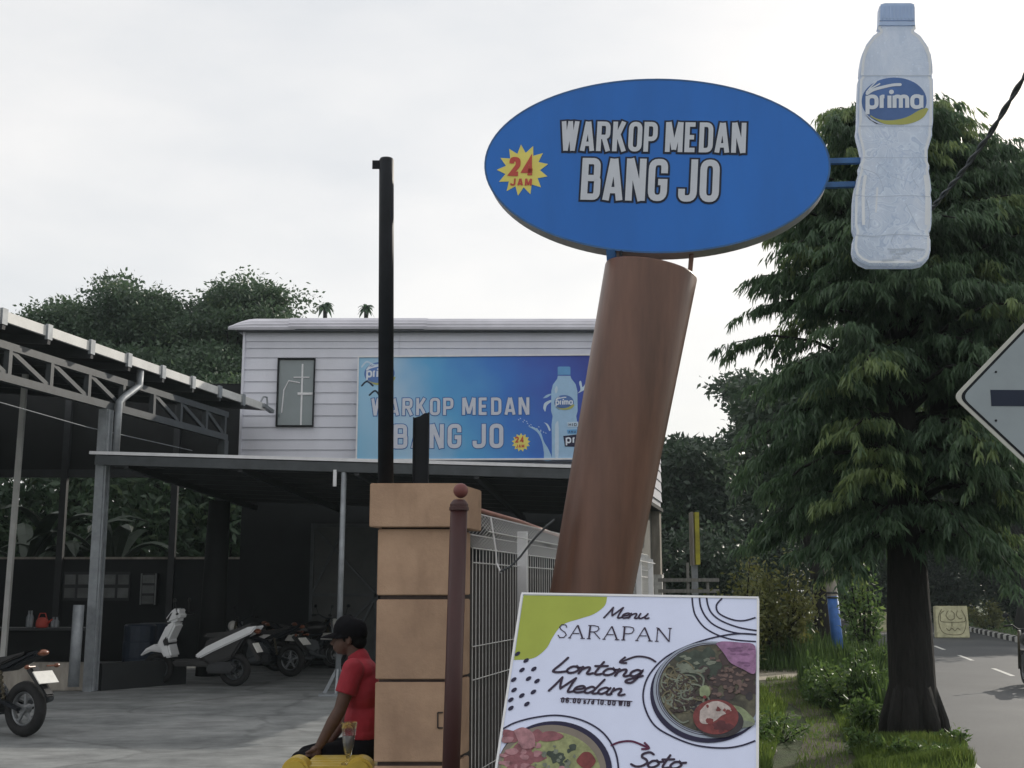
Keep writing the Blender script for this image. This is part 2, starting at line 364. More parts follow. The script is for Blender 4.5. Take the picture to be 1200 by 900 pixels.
CAPS = {
'A':"0,0 .19,.99;.23,.99 .42,0;.09,.24 .33,.24",'B':"0,0 0,1;0,.925 .37,.925~.13 .37,.52~.08 0,.52;0,.52 .39,.52~.08 .39,.075~.13 0,.075",
'D':"0,0 0,1;0,.925 .38,.925~.2 .38,.075~.2 0,.075",'E':"0,0 0,1;0,.075 .33,.075;0,.5 .29,.5;0,.925 .33,.925",
'G':".38,.66 .38,.925~.18 0,.925~.18 0,.075~.18 .38,.075~.18 .38,.45 .2,.45",'H':"0,0 0,1;.38,0 .38,1;0,.5 .38,.5",'I':"0,0 0,1",
'J':".36,1 .36,.075~.18 0,.075~.18 0,.3",'K':"0,0 0,1;.05,.42 .36,1;.13,.58 .40,0",'M':"0,0 0,1;.03,1 .27,.08;.27,.08 .51,1;.54,0 .54,1",
'N':"0,0 0,1;.02,1 .38,0;.4,0 .4,1",'O':"0,.075~.18 0,.925~.18 .38,.925~.18 .38,.075~.18z",'P':"0,0 0,1;0,.925 .38,.925~.17 .38,.43~.17 0,.43",
'R':"0,0 0,1;0,.925 .38,.925~.15 .38,.48~.13 0,.48;.22,.45 .41,0",'W':"0,1 .14,0;.14,0 .29,1;.29,1 .44,0;.44,0 .58,1",'U':"0,1 0,.075~.18 .38,.075~.18 .38,1",
'S':".38,.7 .38,.925~.16 0,.925~.16 0,.54~.14 .38,.46~.14 .38,.075~.16 0,.075~.16 0,.3",
'0':"0,.075~.2 0,.925~.2 .38,.925~.2 .38,.075~.2z",'1':"0,.75 .16,.97 .16,0",'2':"0,.68 0,.925~.18 .38,.925~.18 .38,.56~.08 .02,.075 .42,.075",
'4':".31,0 .31,1 -.03,.27 .46,.27",'6':".36,.72 .36,.925~.18 0,.925~.18 0,.075~.18 .38,.075~.18 .38,.52~.14 0,.52",'.':"0,0 0,.12",'/':"0,-.05 .25,1",
's':".26,.5 .26,.6~.1 0,.6~.1 0,.36~.1 .28,.3~.1 .28,.06~.1 0,.06~.1 0,.18",'d':".3,0 .3,1;.3,.62 0,.62~.14 0,.06~.14 .3,.06",
}
SERIF = {'S':".36,.78 .3,.98 .12,1 .03,.8 .12,.6 .3,.42 .38,.22 .28,.02 .1,0 0,.2",'A':"0,0 .3,1;.29,1 .58,0;.32,1 .61,0;-.06,0 .08,0;.5,0 .7,0;.1,.36 .42,.36",'R':"0,0 0,1;.035,0 .035,1;-.08,0 .1,0;-.08,1 .2,1 .38,.93 .42,.76 .34,.58 .2,.52 0,.52;.2,.52 .52,0",
'P':"0,0 0,1;.035,0 .035,1;-.08,0 .1,0;-.08,1 .24,1 .4,.93 .44,.74 .36,.54 .22,.48 0,.48",'N':".02,0 .02,1;.02,1 .55,0;.05,1 .57,0;-.06,0 .1,0;.56,0 .56,1;.48,1 .64,1;-.04,1 .02,1"}
SERIFB = {'A':".3,1 .6,0",'R':"0,0 0,1",'P':"0,0 0,1",'N':".02,1 .56,0",'S':".1,.64 .32,.38"}
SCRIPT = {
'L':".2,1.0 .12,.55 .02,.1 .1,.0 .25,.02 .42,.1",'o':".25,.45 .1,.42 .02,.2 .1,.02 .25,.05 .34,.25 .24,.44 .3,.38 .44,.42",
'n':"0,.45 .01,.2 .0,.0;.0,.22 .1,.4 .2,.44 .24,.28 .23,.06 .3,0 .4,.08",'t':".14,.85 .1,.4 .09,.1 .16,0 .28,.06;-.03,.55 .14,.57 .32,.6",
'g':".28,.4 .15,.46 .03,.3 .06,.08 .18,.05 .28,.25 .31,.42 .28,-.1 .2,-.38 .05,-.38 .03,-.24 .18,-.1 .4,.1",
'M':"0,0 .07,.5 .12,.98;.12,.98 .2,.5 .28,.2;.28,.2 .4,.6 .52,.98;.52,.98 .52,.4 .54,.05 .6,0 .7,.08",
'e':".02,.2 .2,.26 .27,.38 .17,.47 .04,.35 .03,.12 .14,0 .34,.1",'d':".27,.35 .15,.46 .03,.3 .04,.08 .15,.02 .26,.2;.36,1.0 .3,.5 .26,.1 .32,0 .42,.06",
'a':".27,.38 .15,.46 .03,.3 .04,.08 .15,.02 .26,.2;.29,.45 .26,.15 .32,0 .42,.06",'u':"0,.45 .0,.12 .08,0 .2,.1 .27,.3;.29,.45 .26,.12 .32,0 .42,.06",
'S':".45,.85 .3,.98 .12,.85 .14,.65 .3,.5 .38,.3 .28,.08 .1,.02 -.08,.15"}
LOW = {'p':".0,-.5 0,1;.0,.05~.35 .0,.95~.35 .72,.95~.35 .72,.05~.35z",'r':"0,0 0,1;0,.5 0,.93~.25 .22,.93",'i':"0,0 0,1",
'm':"0,0 0,1;0,.5 0,.93~.3 .5,.93~.3 .5,0;.5,.5 .5,.93~.3 1,.93~.3 1,0",'a':".0,.05~.35 .0,.95~.35 .72,.95~.35 .72,.05~.35z;.72,0 .72,1"}
def catmull(pts, k=6):
    if len(pts) < 3: return pts
    q = [pts[0]] + list(pts) + [pts[-1]]; out = []
    for i in range(1, len(q)-2):
        p0, p1, p2, p3 = [Vector(a) for a in q[i-1:i+3]]
        for j in range(k):
            t = j/k; out.append(tuple(.5*((2*p1)+(p2-p0)*t+(2*p0-5*p1+4*p2-p3)*t*t+(3*p1-p0-3*p2+p3)*t**3)))
    out.append(tuple(pts[-1])); return out
def ribbon(mb, pts, wid, z, closed=False, round_=False):
    """flat stroke of ink in the plane of mb.M"""
    P2 = [Vector(p) for p in pts]; Q = [P2[0]]
    for p in P2[1:]:
        if (p-Q[-1]).length > 1e-6: Q.append(p)
    if closed and (Q[0]-Q[-1]).length < 1e-6: Q.pop()
    n = len(Q); vs = []
    for i in range(n):
        a = Q[i]-Q[i-1] if (i > 0 or closed) else Q[1]-Q[0]
        b = Q[(i+1) % n]-Q[i] if (i < n-1 or closed) else Q[-1]-Q[-2]
        a = a.normalized(); b = b.normalized(); t = a+b
        if t.length < 1e-4: t = a
        t.normalize(); nn = Vector((-t.y, t.x)); c = max(.5, nn.dot(Vector((-a.y, a.x)))); h = wid/2/c
        vs += [(Q[i].x+nn.x*h, Q[i].y+nn.y*h, z), (Q[i].x-nn.x*h, Q[i].y-nn.y*h, z)]
    fs = [(2*i, 2*i+1, 2*((i+1) % n)+1, 2*((i+1) % n)) for i in range(n if closed else n-1)]
    mb.add(vs, fs)
    if round_ and not closed:
        for e in (Q[0], Q[-1]):
            mb.add([(e.x+wid/2*math.cos(k*math.pi/5), e.y+wid/2*math.sin(k*math.pi/5), z+.00012) for k in range(10)], [tuple(range(10))])
def write(mb, text, x, y, h, font=CAPS, stroke=.15, gap=.15, sx=1.0, z=0.0, grow=0.0, space=.25, slant=0.0, round_=False, smooth=False, tilt=0.0, dz=.00012, fit=None):
    """writes text from (x, y), cap height h; grow widens every stroke (for outlines); fit = total width"""
    def run(sx, mbx):
        cx = 0; k = 0
        for ch in text:
            if ch == ' ': cx += space; continue
            mxx = 0
            for pts, closed in parse(font[ch]):
                pl = catmull([p[:2] for p in pts]) if smooth else fillet(pts, closed)
                mxx = max(mxx, max(p[0] for p in pl))
                if mbx is None: continue
                ln = []
                for (a, b) in pl:
                    a2 = (cx + a + slant*b)*sx; ln.append((x + (a2*h)*math.cos(tilt) - b*h*math.sin(tilt), y + b*h*math.cos(tilt) + a2*h*math.sin(tilt)))
                if grow > 0 and not closed and not round_:
                    a = Vector(ln[0]); b = Vector(ln[1]); ln[0] = tuple(a + (a-b).normalized()*grow/2)
                    a = Vector(ln[-1]); b = Vector(ln[-2]); ln[-1] = tuple(a + (a-b).normalized()*grow/2)
                ribbon(mbx, ln, stroke*h + grow, z + (k % 6)*dz, closed, round_); k += 1
            cx += mxx + gap + (stroke if font is CAPS or font is LOW else 0)
        return cx - gap
    if fit: sx = fit/(run(1, None)*h)
    run(sx, mb)
def star(mb, cx, cy, r1, r2, n, z, rot=0, sy=1.0):
    pts = [(cx + (r1 if k % 2 == 0 else r2)*math.cos(rot+math.pi*k/n), cy + sy*(r1 if k % 2 == 0 else r2)*math.sin(rot+math.pi*k/n), z) for k in range(2*n)]
    mb.add(pts + [(cx, cy, z)], [(k, (k+1) % (2*n), 2*n) for k in range(2*n)])
def oval(mb, cx, cy, rx, ry, z, n=48, a0=0, a1=2*math.pi, tilt=0.0):
    pts = []
    for k in range(n):
        q = a0+(a1-a0)*k/(n if a1-a0 > 6.28 else n-1); a, b = rx*math.cos(q), ry*math.sin(q)
        pts.append((cx+a*math.cos(tilt)-b*math.sin(tilt), cy+a*math.sin(tilt)+b*math.cos(tilt), z))
    mb.poly(pts)
# ------------------------------------------------------------------ foliage
def leaves(name, pos, dirs, L, W, tone, m, parent=None, base=(0,0,0), droop=0.0):
    """one mesh of many folded leaves; pos/dirs (N,3), L/W/tone (N,)"""
    N = len(pos); pos = pos - np.array(base)
    d = dirs/np.linalg.norm(dirs, axis=1)[:,None]
    rv = rng.normal(size=(N,3)); s = np.cross(d, rv); s /= np.linalg.norm(s, axis=1)[:,None]; nn = np.cross(d, s)
    L = L[:,None]; W = W[:,None]
    mid = pos + d*L*.42 + nn*L*.06
    v = np.empty((N,4,3)); v[:,0] = pos; v[:,1] = mid + s*W*.5; v[:,2] = pos + d*L; v[:,2,2] -= droop*L[:,0]; v[:,3] = mid - s*W*.5
    me = bpy.data.meshes.new(name); me.vertices.add(4*N); me.vertices.foreach_set('co', v.reshape(-1))
    idx = (np.arange(N)*4)[:,None]; tri = np.concatenate([idx+np.array([[0,1,2]]), idx+np.array([[0,2,3]])], 1).reshape(-1)
    me.loops.add(6*N); me.loops.foreach_set('vertex_index', tri.astype(np.int32))
    me.polygons.add(2*N); me.polygons.foreach_set('loop_start', (np.arange(2*N)*3).astype(np.int32))
    at = me.attributes.new('tone', 'FLOAT', 'FACE'); at.data.foreach_set('value', np.repeat(np.clip(tone, 0, 1), 2).astype(np.float32))
    me.materials.append(m); me.update(); me.validate()
    o = bpy.data.objects.new(name, me); COL.objects.link(o); o['kind'] = 'stuff'
    if parent is not None: o.parent = parent
    else: o.location = base
    return o
def unit(N):
    a = rng.normal(size=(N,3)); return a/np.linalg.norm(a, axis=1)[:,None]
def limb(mb, a, b, r0, r1, sag=.0, n=6, k=5, wob=.05):
    a, b = Vector(a), Vector(b); L = (b-a).length; pts = []; rad = []
    for i in range(k+1):
        t = i/k; p = a.lerp(b, t); p.z += sag*L*4*t*(1-t)
        if 0 < i < k: p += Vector((random.uniform(-1,1), random.uniform(-1,1), random.uniform(-1,1)))*wob*L*.5
        pts.append(p); rad.append(r0+(r1-r0)*t)
    mb.tube(pts, rad, n); return pts
def broad_tree(name, base, label, group, h, rad, zc, m, nclump=70, per=260, leaf=.26, tr=.2, cs=.75, squash=.75, cat='tree', fork=.45, seed=0):
    """spreading tree: trunk, forking limbs and a crown of leaf clumps with gaps between them"""
    global rng; rng = np.random.default_rng(100+seed); random.seed(seed)
    base = Vector(base); t = thing(name, base, label, cat, group); mb = MB()
    top = base + Vector((random.uniform(-.3,.3), random.uniform(-.3,.3), h*fork))
    mb.tube([base - Z*.1, base+Z*.35, base.lerp(top,.5)+Vector((.1,.05,0)), top], [tr*1.5, tr*1.1, tr*.9, tr*.75], 10)
    cc = base + Z*zc; rx, ry, rz = rad
    nb = max(6, nclump//7); q = unit(nb*4); q = q[(q[:,2] > -.55)][:nb]; rr = rng.uniform(.3, 1.0, len(q))**.45
    Bc = np.array(cc) + q*rr[:,None]*np.array([rx, ry, rz])*.86
    C = np.concatenate([b_ + unit(7)*(rng.uniform(.2, 1, 7)**.4)[:,None]*np.array([.52, .52, .30])*min(rx, rz, 3.0) for b_ in Bc])
    for i in range(0, len(C), 3):
        e = Vector(C[i]); mid = top.lerp(e, .5) + Vector((0,0,-.08*(e-top).length))
        limb(mb, top - Z*random.uniform(0, h*.12), mid, tr*.45, tr*.2, wob=.08); limb(mb, mid, e, tr*.2, tr*.05, wob=.1)
    mb.build('trunk', M_bark, t, smooth=True)
    pos = []; dr = []; tn = []
    for c in C:
        s = cs*rng.uniform(.65, 1.35); k = int(per*rng.uniform(.6, 1.3)); ct = rng.uniform(.1, .62)
        p = unit(k)*(rng.uniform(0, 1, k)**.45)[:,None]*np.array([s*1.1, s*1.1, s*.36]); p += rng.normal(size=p.shape)*s*.16; out = p/np.linalg.norm(p, axis=1)[:,None]
        pos.append(c + p); dr.append(out*.6 + unit(k)*.7 + np.array([0,0,-.15])); tn.append(ct + rng.normal(size=k)*.13)
    pos = np.concatenate(pos); dr = np.concatenate(dr); tn = np.concatenate(tn); N = len(pos)
    leaves('crown', pos, dr, leaf*rng.uniform(.6, 1.25, N), leaf*.5*rng.uniform(.7, 1.2, N), tn, m, t, base)
    return t
def mast_tree(base, label, h, hb, rmax, tr, nl=80, ntw=13, nlf=26, seed=1, group=None, top_dir=(0,0), leaf=.17, leader=None):
    """drooping mast tree: horizontal limbs that sag, hung with long narrow leaves"""
    global rng; rng = np.random.default_rng(300+seed); random.seed(seed)
    base = Vector(base); t = thing('mast_tree', base, label, 'tree', group); mb = MB()
    ax = [base - Z*.15, base + Z*.12, base + Z*.5, base + Z*1.2, base + Z*(h*.5) + Vector((.05,.0,0)), base + Z*(h*.98) + Vector((top_dir[0], top_dir[1], 0))]
    mb.tube(ax, [tr*1.25, tr*1.14, tr*1.03, tr, tr*.6, .02], 16)
    for k in range(7):
        q = 2*math.pi*k/7+random.uniform(-.3,.3); e = base + Vector((math.cos(q)*tr*1.5, math.sin(q)*tr*1.5, -.05))
        mb.tube([base+Vector((math.cos(q)*tr*.6, math.sin(q)*tr*.6, .65)), base+Vector((math.cos(q)*tr*1.1, math.sin(q)*tr*1.1, .22)), e], [tr*.35, tr*.42, tr*.2], 7)
    pos = []; dr = []; tn = []
    if leader:
        lz0 = 2.3; lbase = base + Z*lz0; ltop = Vector((leader[0], leader[1], leader[2]-lz0))
        mb.tube([lbase, lbase+ltop*.3+Z*-.25, lbase+ltop*.6, lbase+ltop], [tr*.55, tr*.42, tr*.28, .015], 10)
    for i in range(nl):
        f = (i+random.random())/nl; z = hb + (h-hb)*f; az = i*2.399 + random.uniform(-.4,.4)
        prof = (.74+.26*f/.5) if f < .5 else (1-((f-.5)/.53)**1.05); L = rmax*prof*random.uniform(.62, 1.2) + .25
        c = base + Z*z + Vector((top_dir[0]*f, top_dir[1]*f, 0))
        if leader and i % 3 == 0:
            f = .35+.65*f; z = lz0 + (leader[2]-lz0)*f; prof *= .55; c = lbase + ltop*f
            L = rmax*prof*random.uniform(.62, 1.2) + .2
        d = Vector((math.cos(az), math.sin(az), 0)); up = random.uniform(.25, .95)+.45*f
        pts = [c + d*L*s + Z*(L*(up*s - (.58+.12*(1-f))*s*s)) for s in (0, .25, .5, .75, 1)]
        mb.tube(pts, [tr*.16*(1-.5*f), tr*.12, tr*.09, tr*.06, .006], 5)
        bright = random.random()
        for j in range(ntw):
            s = .22 + .78*(j+random.random())/ntw; k = min(3, int(s*4)); p = pts[k].lerp(pts[k+1], s*4-k)
            a2 = az + random.choice((-1, 1))*random.uniform(.3, 1.2); tl = random.uniform(.22, .62)*(1.1-.25*s); dd = Vector((math.cos(a2), math.sin(a2), random.uniform(-.25,.25)))
            n = int(nlf*random.uniform(.6, 1.3)); u = rng.uniform(0, 1, n)
            pp = np.array(p)[None,:] + np.array(dd)[None,:]*(u*tl)[:,None]; pp[:,2] -= .35*tl*u*u
            pos.append(pp + rng.normal(size=(n,3))*.015)
            side = rng.normal(size=(n,3))*.42; side[:,2] *= .4
            dr.append(np.array([dd.x*.45, dd.y*.45, -1.05])[None,:] + side)
            tw = .12 + .3*random.random() + (.5 if (bright > .8 and s > .6) else 0) + (.15 if s > .85 else 0)
            tn.append(tw + rng.normal(size=n)*.1)
    mb.build('trunk', M_bark, t, smooth=True)
    pos = np.concatenate(pos); dr = np.concatenate(dr); tn = np.concatenate(tn); N = len(pos)
    leaves('crown', pos, dr, leaf*rng.uniform(.6, 1.3, N), leaf*.185*rng.uniform(.8, 1.3, N), tn, L_poly, t, base, droop=.15)
    return t
def shrub(name, base, label, size, n, leaf, m, stems=9, cat='shrub', group=None, seed=0, aspect=.45, spread=1.0):
    global rng; rng = np.random.default_rng(500+seed); random.seed(seed)
    base = Vector(base); t = thing(name, base, label, cat, group); mb = MB(); pos = []; dr = []; tn = []
    sx, sy, sz = size
    for k in range(stems):
        q = random.uniform(0, 6.28); r = random.random()**.6; e = base + Vector((math.cos(q)*sx*r, math.sin(q)*sy*r, sz*random.uniform(.5, 1.0)*(1-.35*r*r)))
        st = base + Vector((math.cos(q)*sx*.2*spread, math.sin(q)*sy*.2*spread, -.03)); mid = st.lerp(e, .5) + Vector((random.uniform(-.1,.1)*sx, 0, sz*.12))
        mb.tube([st, mid, e], [.02*sz**.5, .012*sz**.5, .004], 5)
        m_ = n//stems; u = rng.uniform(.12, 1.0, m_); a, b, c = np.array(st), np.array(mid), np.array(e)
        p = (a*((1-u)**2)[:,None] + b*(2*u*(1-u))[:,None] + c*(u*u)[:,None]); p += rng.normal(size=p.shape)*np.array([sx, sy, sz*.6])*.13
        pos.append(p); dr.append(unit(m_)*.8 + np.array([math.cos(q)*.3, math.sin(q)*.3, .1])); tn.append(rng.uniform(.15, .6) + rng.normal(size=m_)*.16)
    mb.build('stem', M_bark, t)
    pos = np.concatenate(pos); dr = np.concatenate(dr); tn = np.concatenate(tn); N = len(pos); pos[:,2] = np.maximum(pos[:,2], base.z+.01)
    leaves('foliage', pos, dr, leaf*rng.uniform(.6, 1.3, N), leaf*aspect*rng.uniform(.7, 1.2, N), tn, m, t, base)
    return t
def grass(name, pts, h, w, m, label=None, lean=.45, cat='grass'):
    """pts (N,3) roots of single blades"""
    N = len(pts); d = unit(N)*lean; d[:,2] = 1
    b = np.array([pts[:,0].mean(), pts[:,1].mean(), 0.0])
    tone = rng.uniform(.0, .7, N); pa = .5+.5*np.sin(pts[:,0]*2.3+1.7*np.sin(pts[:,1]*1.9))*np.sin(pts[:,1]*2.9+pts[:,0]); tone = tone*(.45+.75*pa); h = h*(.45+.85*pa)
    o = leaves(name, pts, d, h*rng.uniform(.45, 1.25, N), w*rng.uniform(.7, 1.3, N), tone, m, None, b)
    return tag(o, label, cat, kind='stuff')
def scatter(poly, n, z=0.0):
    """n random points inside a ground polygon, clumped"""
    poly = [Vector(p) for p in poly]; xs = [p.x for p in poly]; ys = [p.y for p in poly]; out = []
    A = np.array([[p.x, p.y] for p in poly])
    while len(out) < n:
        q = np.column_stack([rng.uniform(min(xs), max(xs), n*2), rng.uniform(min(ys), max(ys), n*2)])
        ins = np.zeros(len(q), bool); j = len(A)-1
        for i in range(len(A)):
            c = ((A[i,1] > q[:,1]) != (A[j,1] > q[:,1])) & (q[:,0] < (A[j,0]-A[i,0])*(q[:,1]-A[i,1])/(A[j,1]-A[i,1]+1e-12)+A[i,0]); ins ^= c; j = i
        keep = (np.sin(q[:,0]*5.1)*np.sin(q[:,1]*4.3+q[:,0]) + rng.normal(size=len(q))*.8) > -.6
        out += list(q[ins & keep])
    q = np.array(out[:n]); return np.column_stack([q, np.full(n, z)])
# ================================================================== SETTING
KO = Vector((4.26, 11.4, 0))                       # a point of the left kerb
def RP(a, b, z=0.0): return KO + ROADDIR*a + ROADN*b + Z*z
ROADZ = -.13; ROADW = 5.7
ground = MB().poly([(-600,-300,-.15), (600,-300,-.15), (600,900,-.15), (-600,900,-.15)]).build('ground', M_soil, loc=(0,0,-.15)); tag(ground, kind='structure')
rd = MB(); rd.poly([RP(-40,-.02,ROADZ), RP(-40,ROADW,ROADZ), RP(60,ROADW,ROADZ), RP(60,-.02,ROADZ)])
tag(rd.build('road', M_asph, loc=(0,0,ROADZ)), kind='structure')
def slab(name, poly, ztop, thick, m):
    mb = MB(); mb.prism([Vector((p[0], p[1], ztop-thick)) for p in poly], (0,0,thick)); return tag(mb.build(name, m, loc=(0,0,ztop)), kind='structure')
slab('verge', [RP(-30,-3.6), RP(-30,-.14), RP(60,-.14), RP(60,-3.6)], 0.0, .14, M_soil)
slab('yard', [RP(-30,-40), RP(-30,-3.62), RP(18.4,-3.62), RP(30,-40)], 0.004, .14, M_yard)
slab('verge', [RP(14,ROADW+.16), RP(14,ROADW+30), RP(62,ROADW+30), RP(62,ROADW+.16)], 0.0, .14, M_soil)
# kerbs: one stone after another
kerb = thing('kerb', RP(0,0,ROADZ), None, None); tag(kerb, kind='structure')
km = MB().box((0,0,.06), (.14,.985,.20), bev=.02).build('kerb_stone', M_kerbw, kerb, local=True); ks = km.data
ang = -math.atan2(ROADDIR.x, ROADDIR.y); km.rotation_euler = (0,0,ang); km.location = (ROADDIR*-.5) + ROADN*-.06
for i in range(-12, 45):
    if i == -1: continue
    piece('kerb_stone', ks, kerb, ROADDIR*(i+.5) + ROADN*(-.06+random.uniform(-.006,.006)), (0,0,ang))
kerb2 = thing('striped_kerb', RP(15,ROADW,ROADZ), None, None); tag(kerb2, kind='structure')
mW = MB().box((0,0,.07), (.2,.54,.22), bev=.03).build('kerb_stone', M_kerbw, kerb2, local=True)
mK = MB().box((0,0,.07), (.2,.54,.22), bev=.03).build('kerb_stone', M_kerbb, kerb2, local=True)
mW.rotation_euler = mK.rotation_euler = (0,0,ang); mW.location = ROADN*.08; mK.location = ROADDIR*.56 + ROADN*.08
for i in range(2, 50):
    piece('kerb_stone', (mW if i % 2 == 0 else mK).data, kerb2, ROADDIR*(i*.56) + ROADN*(.08+random.uniform(-.01,.01)), (0,0,ang+random.uniform(-.02,.02)))
# lane dashes lie on the asphalt
M_line = mat('road_paint', (.55,.55,.52), .7, var=.3, scale=14)
lines = thing('lane_marking', RP(0,2.75,ROADZ), None, None); tag(lines, kind='structure')
for k in range(5):
    a0 = 14.2 + (k-1)*5.4; MB().poly([RP(a0,2.70,ROADZ+.004), RP(a0,2.80,ROADZ+.004), RP(a0+2.4,2.80,ROADZ+.004), RP(a0+2.4,2.70,ROADZ+.004)]).build('lane_dash', M_line, lines)
# trodden path and the pale driveway that crosses the verge
path = [G(925,1000), G(1030,1000), G(1004,915), G(998,892), G(986,872), G(984,856), G(972,838), G(950,822), G(936,812), G(938,797), G(898,797), G(900,808), G(912,818), G(938,834), G(946,850), G(942,868), G(936,884), G(930,905)]
tag(MB().poly([p+Z*.008 for p in path]).build('footpath', M_dirt, loc=(0,0,.008)), kind='structure')
drv = [G(860,800), G(925,796), G(945,786), G(940,776), G(905,770), G(860,768)]
tag(MB().prism([p-Z*.05 for p in drv], (0,0,.066)).build('driveway', M_slab, loc=(0,0,0)), kind='structure')
# ------------------------------------------------------------------ trees
TB = G(1073, 870)
mast_tree(TB, 'tall drooping evergreen with dark flared trunk standing on the verge in front', 7.0, 1.98, 1.62, .235, nl=300, ntw=18, nlf=54, seed=3, top_dir=(.12,.1), leaf=.12, leader=(1.45,.35,6.6))
TB2 = at_ground(962, 28.5, 0)
broad_tree('leaning_tree', TB2, 'dark leaning tree close behind the blue topped post', None, 6.6, (2.0,1.8,2.0), 4.6, L_dark, 60, 300, .24, .2, .8, fork=.5, seed=31)
LG = 'trees standing behind the open shed'
broad_tree('shade_tree', at_ground(142, 42), 'broad dark shade tree above the shed roof, leftmost of the two', LG, 12.6, (4.0,3.0,2.5), 10.0, L_left, 170, 520, .17, .3, .78, seed=2)
broad_tree('shade_tree', at_ground(262, 41), 'broad green shade tree beside the white upper storey', LG, 12.6, (3.9,3.0,3.7), 8.6, L_left, 220, 520, .17, .3, .78, seed=5)
broad_tree('shade_tree', at_ground(215, 38), 'lower dense shade tree just over the shed gutter', LG, 9, (3.9,2.4,3.6), 6.0, L_left, 150, 460, .18, .25, .9, seed=6)
RG = 'trees beyond the verge'
broad_tree('roadside_tree', at_ground(812, 46), 'dark leafy tree right of the brown column, lower one', RG, 8.5, (2.6,2.4,3.6), 4.9, L_dark, 100, 330, .28, .22, .9, seed=11)
broad_tree('roadside_tree', at_ground(878, 50), 'taller dark tree rising between brown column and drooping evergreen', RG, 10.4, (2.4,2.4,4.4), 6.2, L_dark, 110, 330, .28, .22, .9, seed=12)
broad_tree('roadside_tree', at_ground(960, 58), 'dark tree far behind the leaning trunk', RG, 9, (4.0,2.6,4.2), 4.6, L_dark, 110, 330, .32, .25, 1.0, seed=13)
FG = 'dark trees beyond the striped kerb'
for k, (px, Y, h, rx, zc, lab) in enumerate([(1055, 76, 13, 5.5, 7.0, 'far dark tree closing the end of the road'), (1135, 68, 12, 4.8, 7.0, 'dark tree standing behind the scribbled barrier'),
        (1196, 47, 10, 3.2, 6.4, 'dark trunked tree on grass beyond striped kerb'), (1260, 52, 12, 4.4, 7.0, 'dark tree at the right edge beyond the road')]):
    broad_tree('roadside_tree', at_ground(px, Y, -.02), lab, FG, h, (rx,3.0,zc*.86), zc, L_dark, 130, 340, .36, .28, 1.2, seed=20+k, fork=.3)
# low bushes under those trees
shrub('hedge_bush', at_ground(1155, 49, -.02), 'bush with bright yellow green leaves behind striped kerb', (1.0,.8,1.3), 1300, .16, L_bush, 14, seed=41)
for k, (px, Y, s, lab) in enumerate([(1105, 62, 3.2, 'dark undergrowth bush behind the scribbled barrier'), (1205, 58, 3.6, 'dark undergrowth bush at the right edge'), (1010, 66, 4.8, 'dark undergrowth bush at the far road end')]):
    shrub('hedge_bush', at_ground(px, Y, -.02), lab, (s,1.6,6.2), 15000, .30, L_dark, 46, seed=44+k, group='undergrowth beyond the road')
for k, (px, Y, s, sz, lab) in enumerate([(800, 40, 2.6, 4.6, 'dark undergrowth beside the timber side wall'), (900, 44, 3.6, 5.6, 'dark undergrowth behind the olive bush')]):
    shrub('hedge_bush', at_ground(px, Y, -.02), lab, (s,1.6,sz), 11000, .24, L_dark, 40, seed=54+k, group='undergrowth beyond the verge')
# palm crowns peeping over the white roof
def palm(px, py, Y, label, n, L, seed):
    random.seed(seed); top = P(px, py, Y); b = Vector((top.x, Y, -.15)); t = thing('palm_tree', b, label, 'palm', 'palms far behind the roof'); mb = MB(); mb.tube([b, b.lerp(top,.5)+Vector((.2,0,0)), top], [.25,.16,.11], 8); mb.build('trunk', M_bark, t)
    f = MB()
    for k in range(n):
        q = 6.283*k/n + random.uniform(-.2,.2); up = random.uniform(.2, 1.3); d = Vector((math.cos(q), math.sin(q), 0)); prev = None
        for s in range(7):
            u = s/6; p = top + d*L*u*.8 + Z*(L*(up*u - 1.1*u*u)); wv = d.cross(Z)*(L*.2*math.sin(math.pi*min(1,u*.9+.1)))
            if prev: f.add([prev[0], prev[1]+Z*-.25*L*.2, p+wv*1-Z*.05*L, p], [(0,1,2,3)]); f.add([prev[0], p, p-wv-Z*.05*L, prev[2]-Z*.05*L], [(0,1,2,3)])
            prev = (p, p+wv, p-wv)
    o = f.build('frond', MATS['mast_tree_leaf'], t); o['kind'] = 'stuff'
palm(381, 359, 62, 'small palm top just over the white roof, nearer the shade trees', 24, .62, 1)
palm(429, 362, 62, 'small palm top over the white roof beside the tall black pole', 22, .55, 2)
# ------------------------------------------------------------------ verge planting
shrub('olive_bush', at_ground(905, 25, 0), 'tall olive yellow bush beyond the driveway', (1.05,.7,2.55), 5200, .13, L_bush, 26, seed=61)
shrub('olive_bush', at_ground(866, 23.5, 0), 'thin arching bush reaching over the menu board', (.75,.5,2.5), 900, .12, L_bush, 8, seed=62)
shrub('climbing_bush', G(1014, 794), 'glossy climbing bush right of the blue post', (.42,.4,2.35), 1500, .12, L_weed, 14, seed=63, spread=.6)
VW = 'leafy weeds along the verge'
for k, (px, py, s, h, n, lab) in enumerate([(962, 828, .55, .5, 2300, 'bright weed clump between path and blue post'), (1004, 838, .6, .85, 2400, 'tall weed clump left of the dark trunk'), (1028, 812, .45, .8, 1500, 'weed clump behind the dark trunk'),
        (990, 806, .6, .38, 1500, 'weeds at the foot of the blue post'), (1022, 860, .35, .45, 900, 'low weeds against the trunk foot')]):
    shrub('weed_clump', G(px, py), lab, (s,s,h), n, .085, L_weed, 16, cat='weeds', group=VW, seed=70+k, aspect=.4)
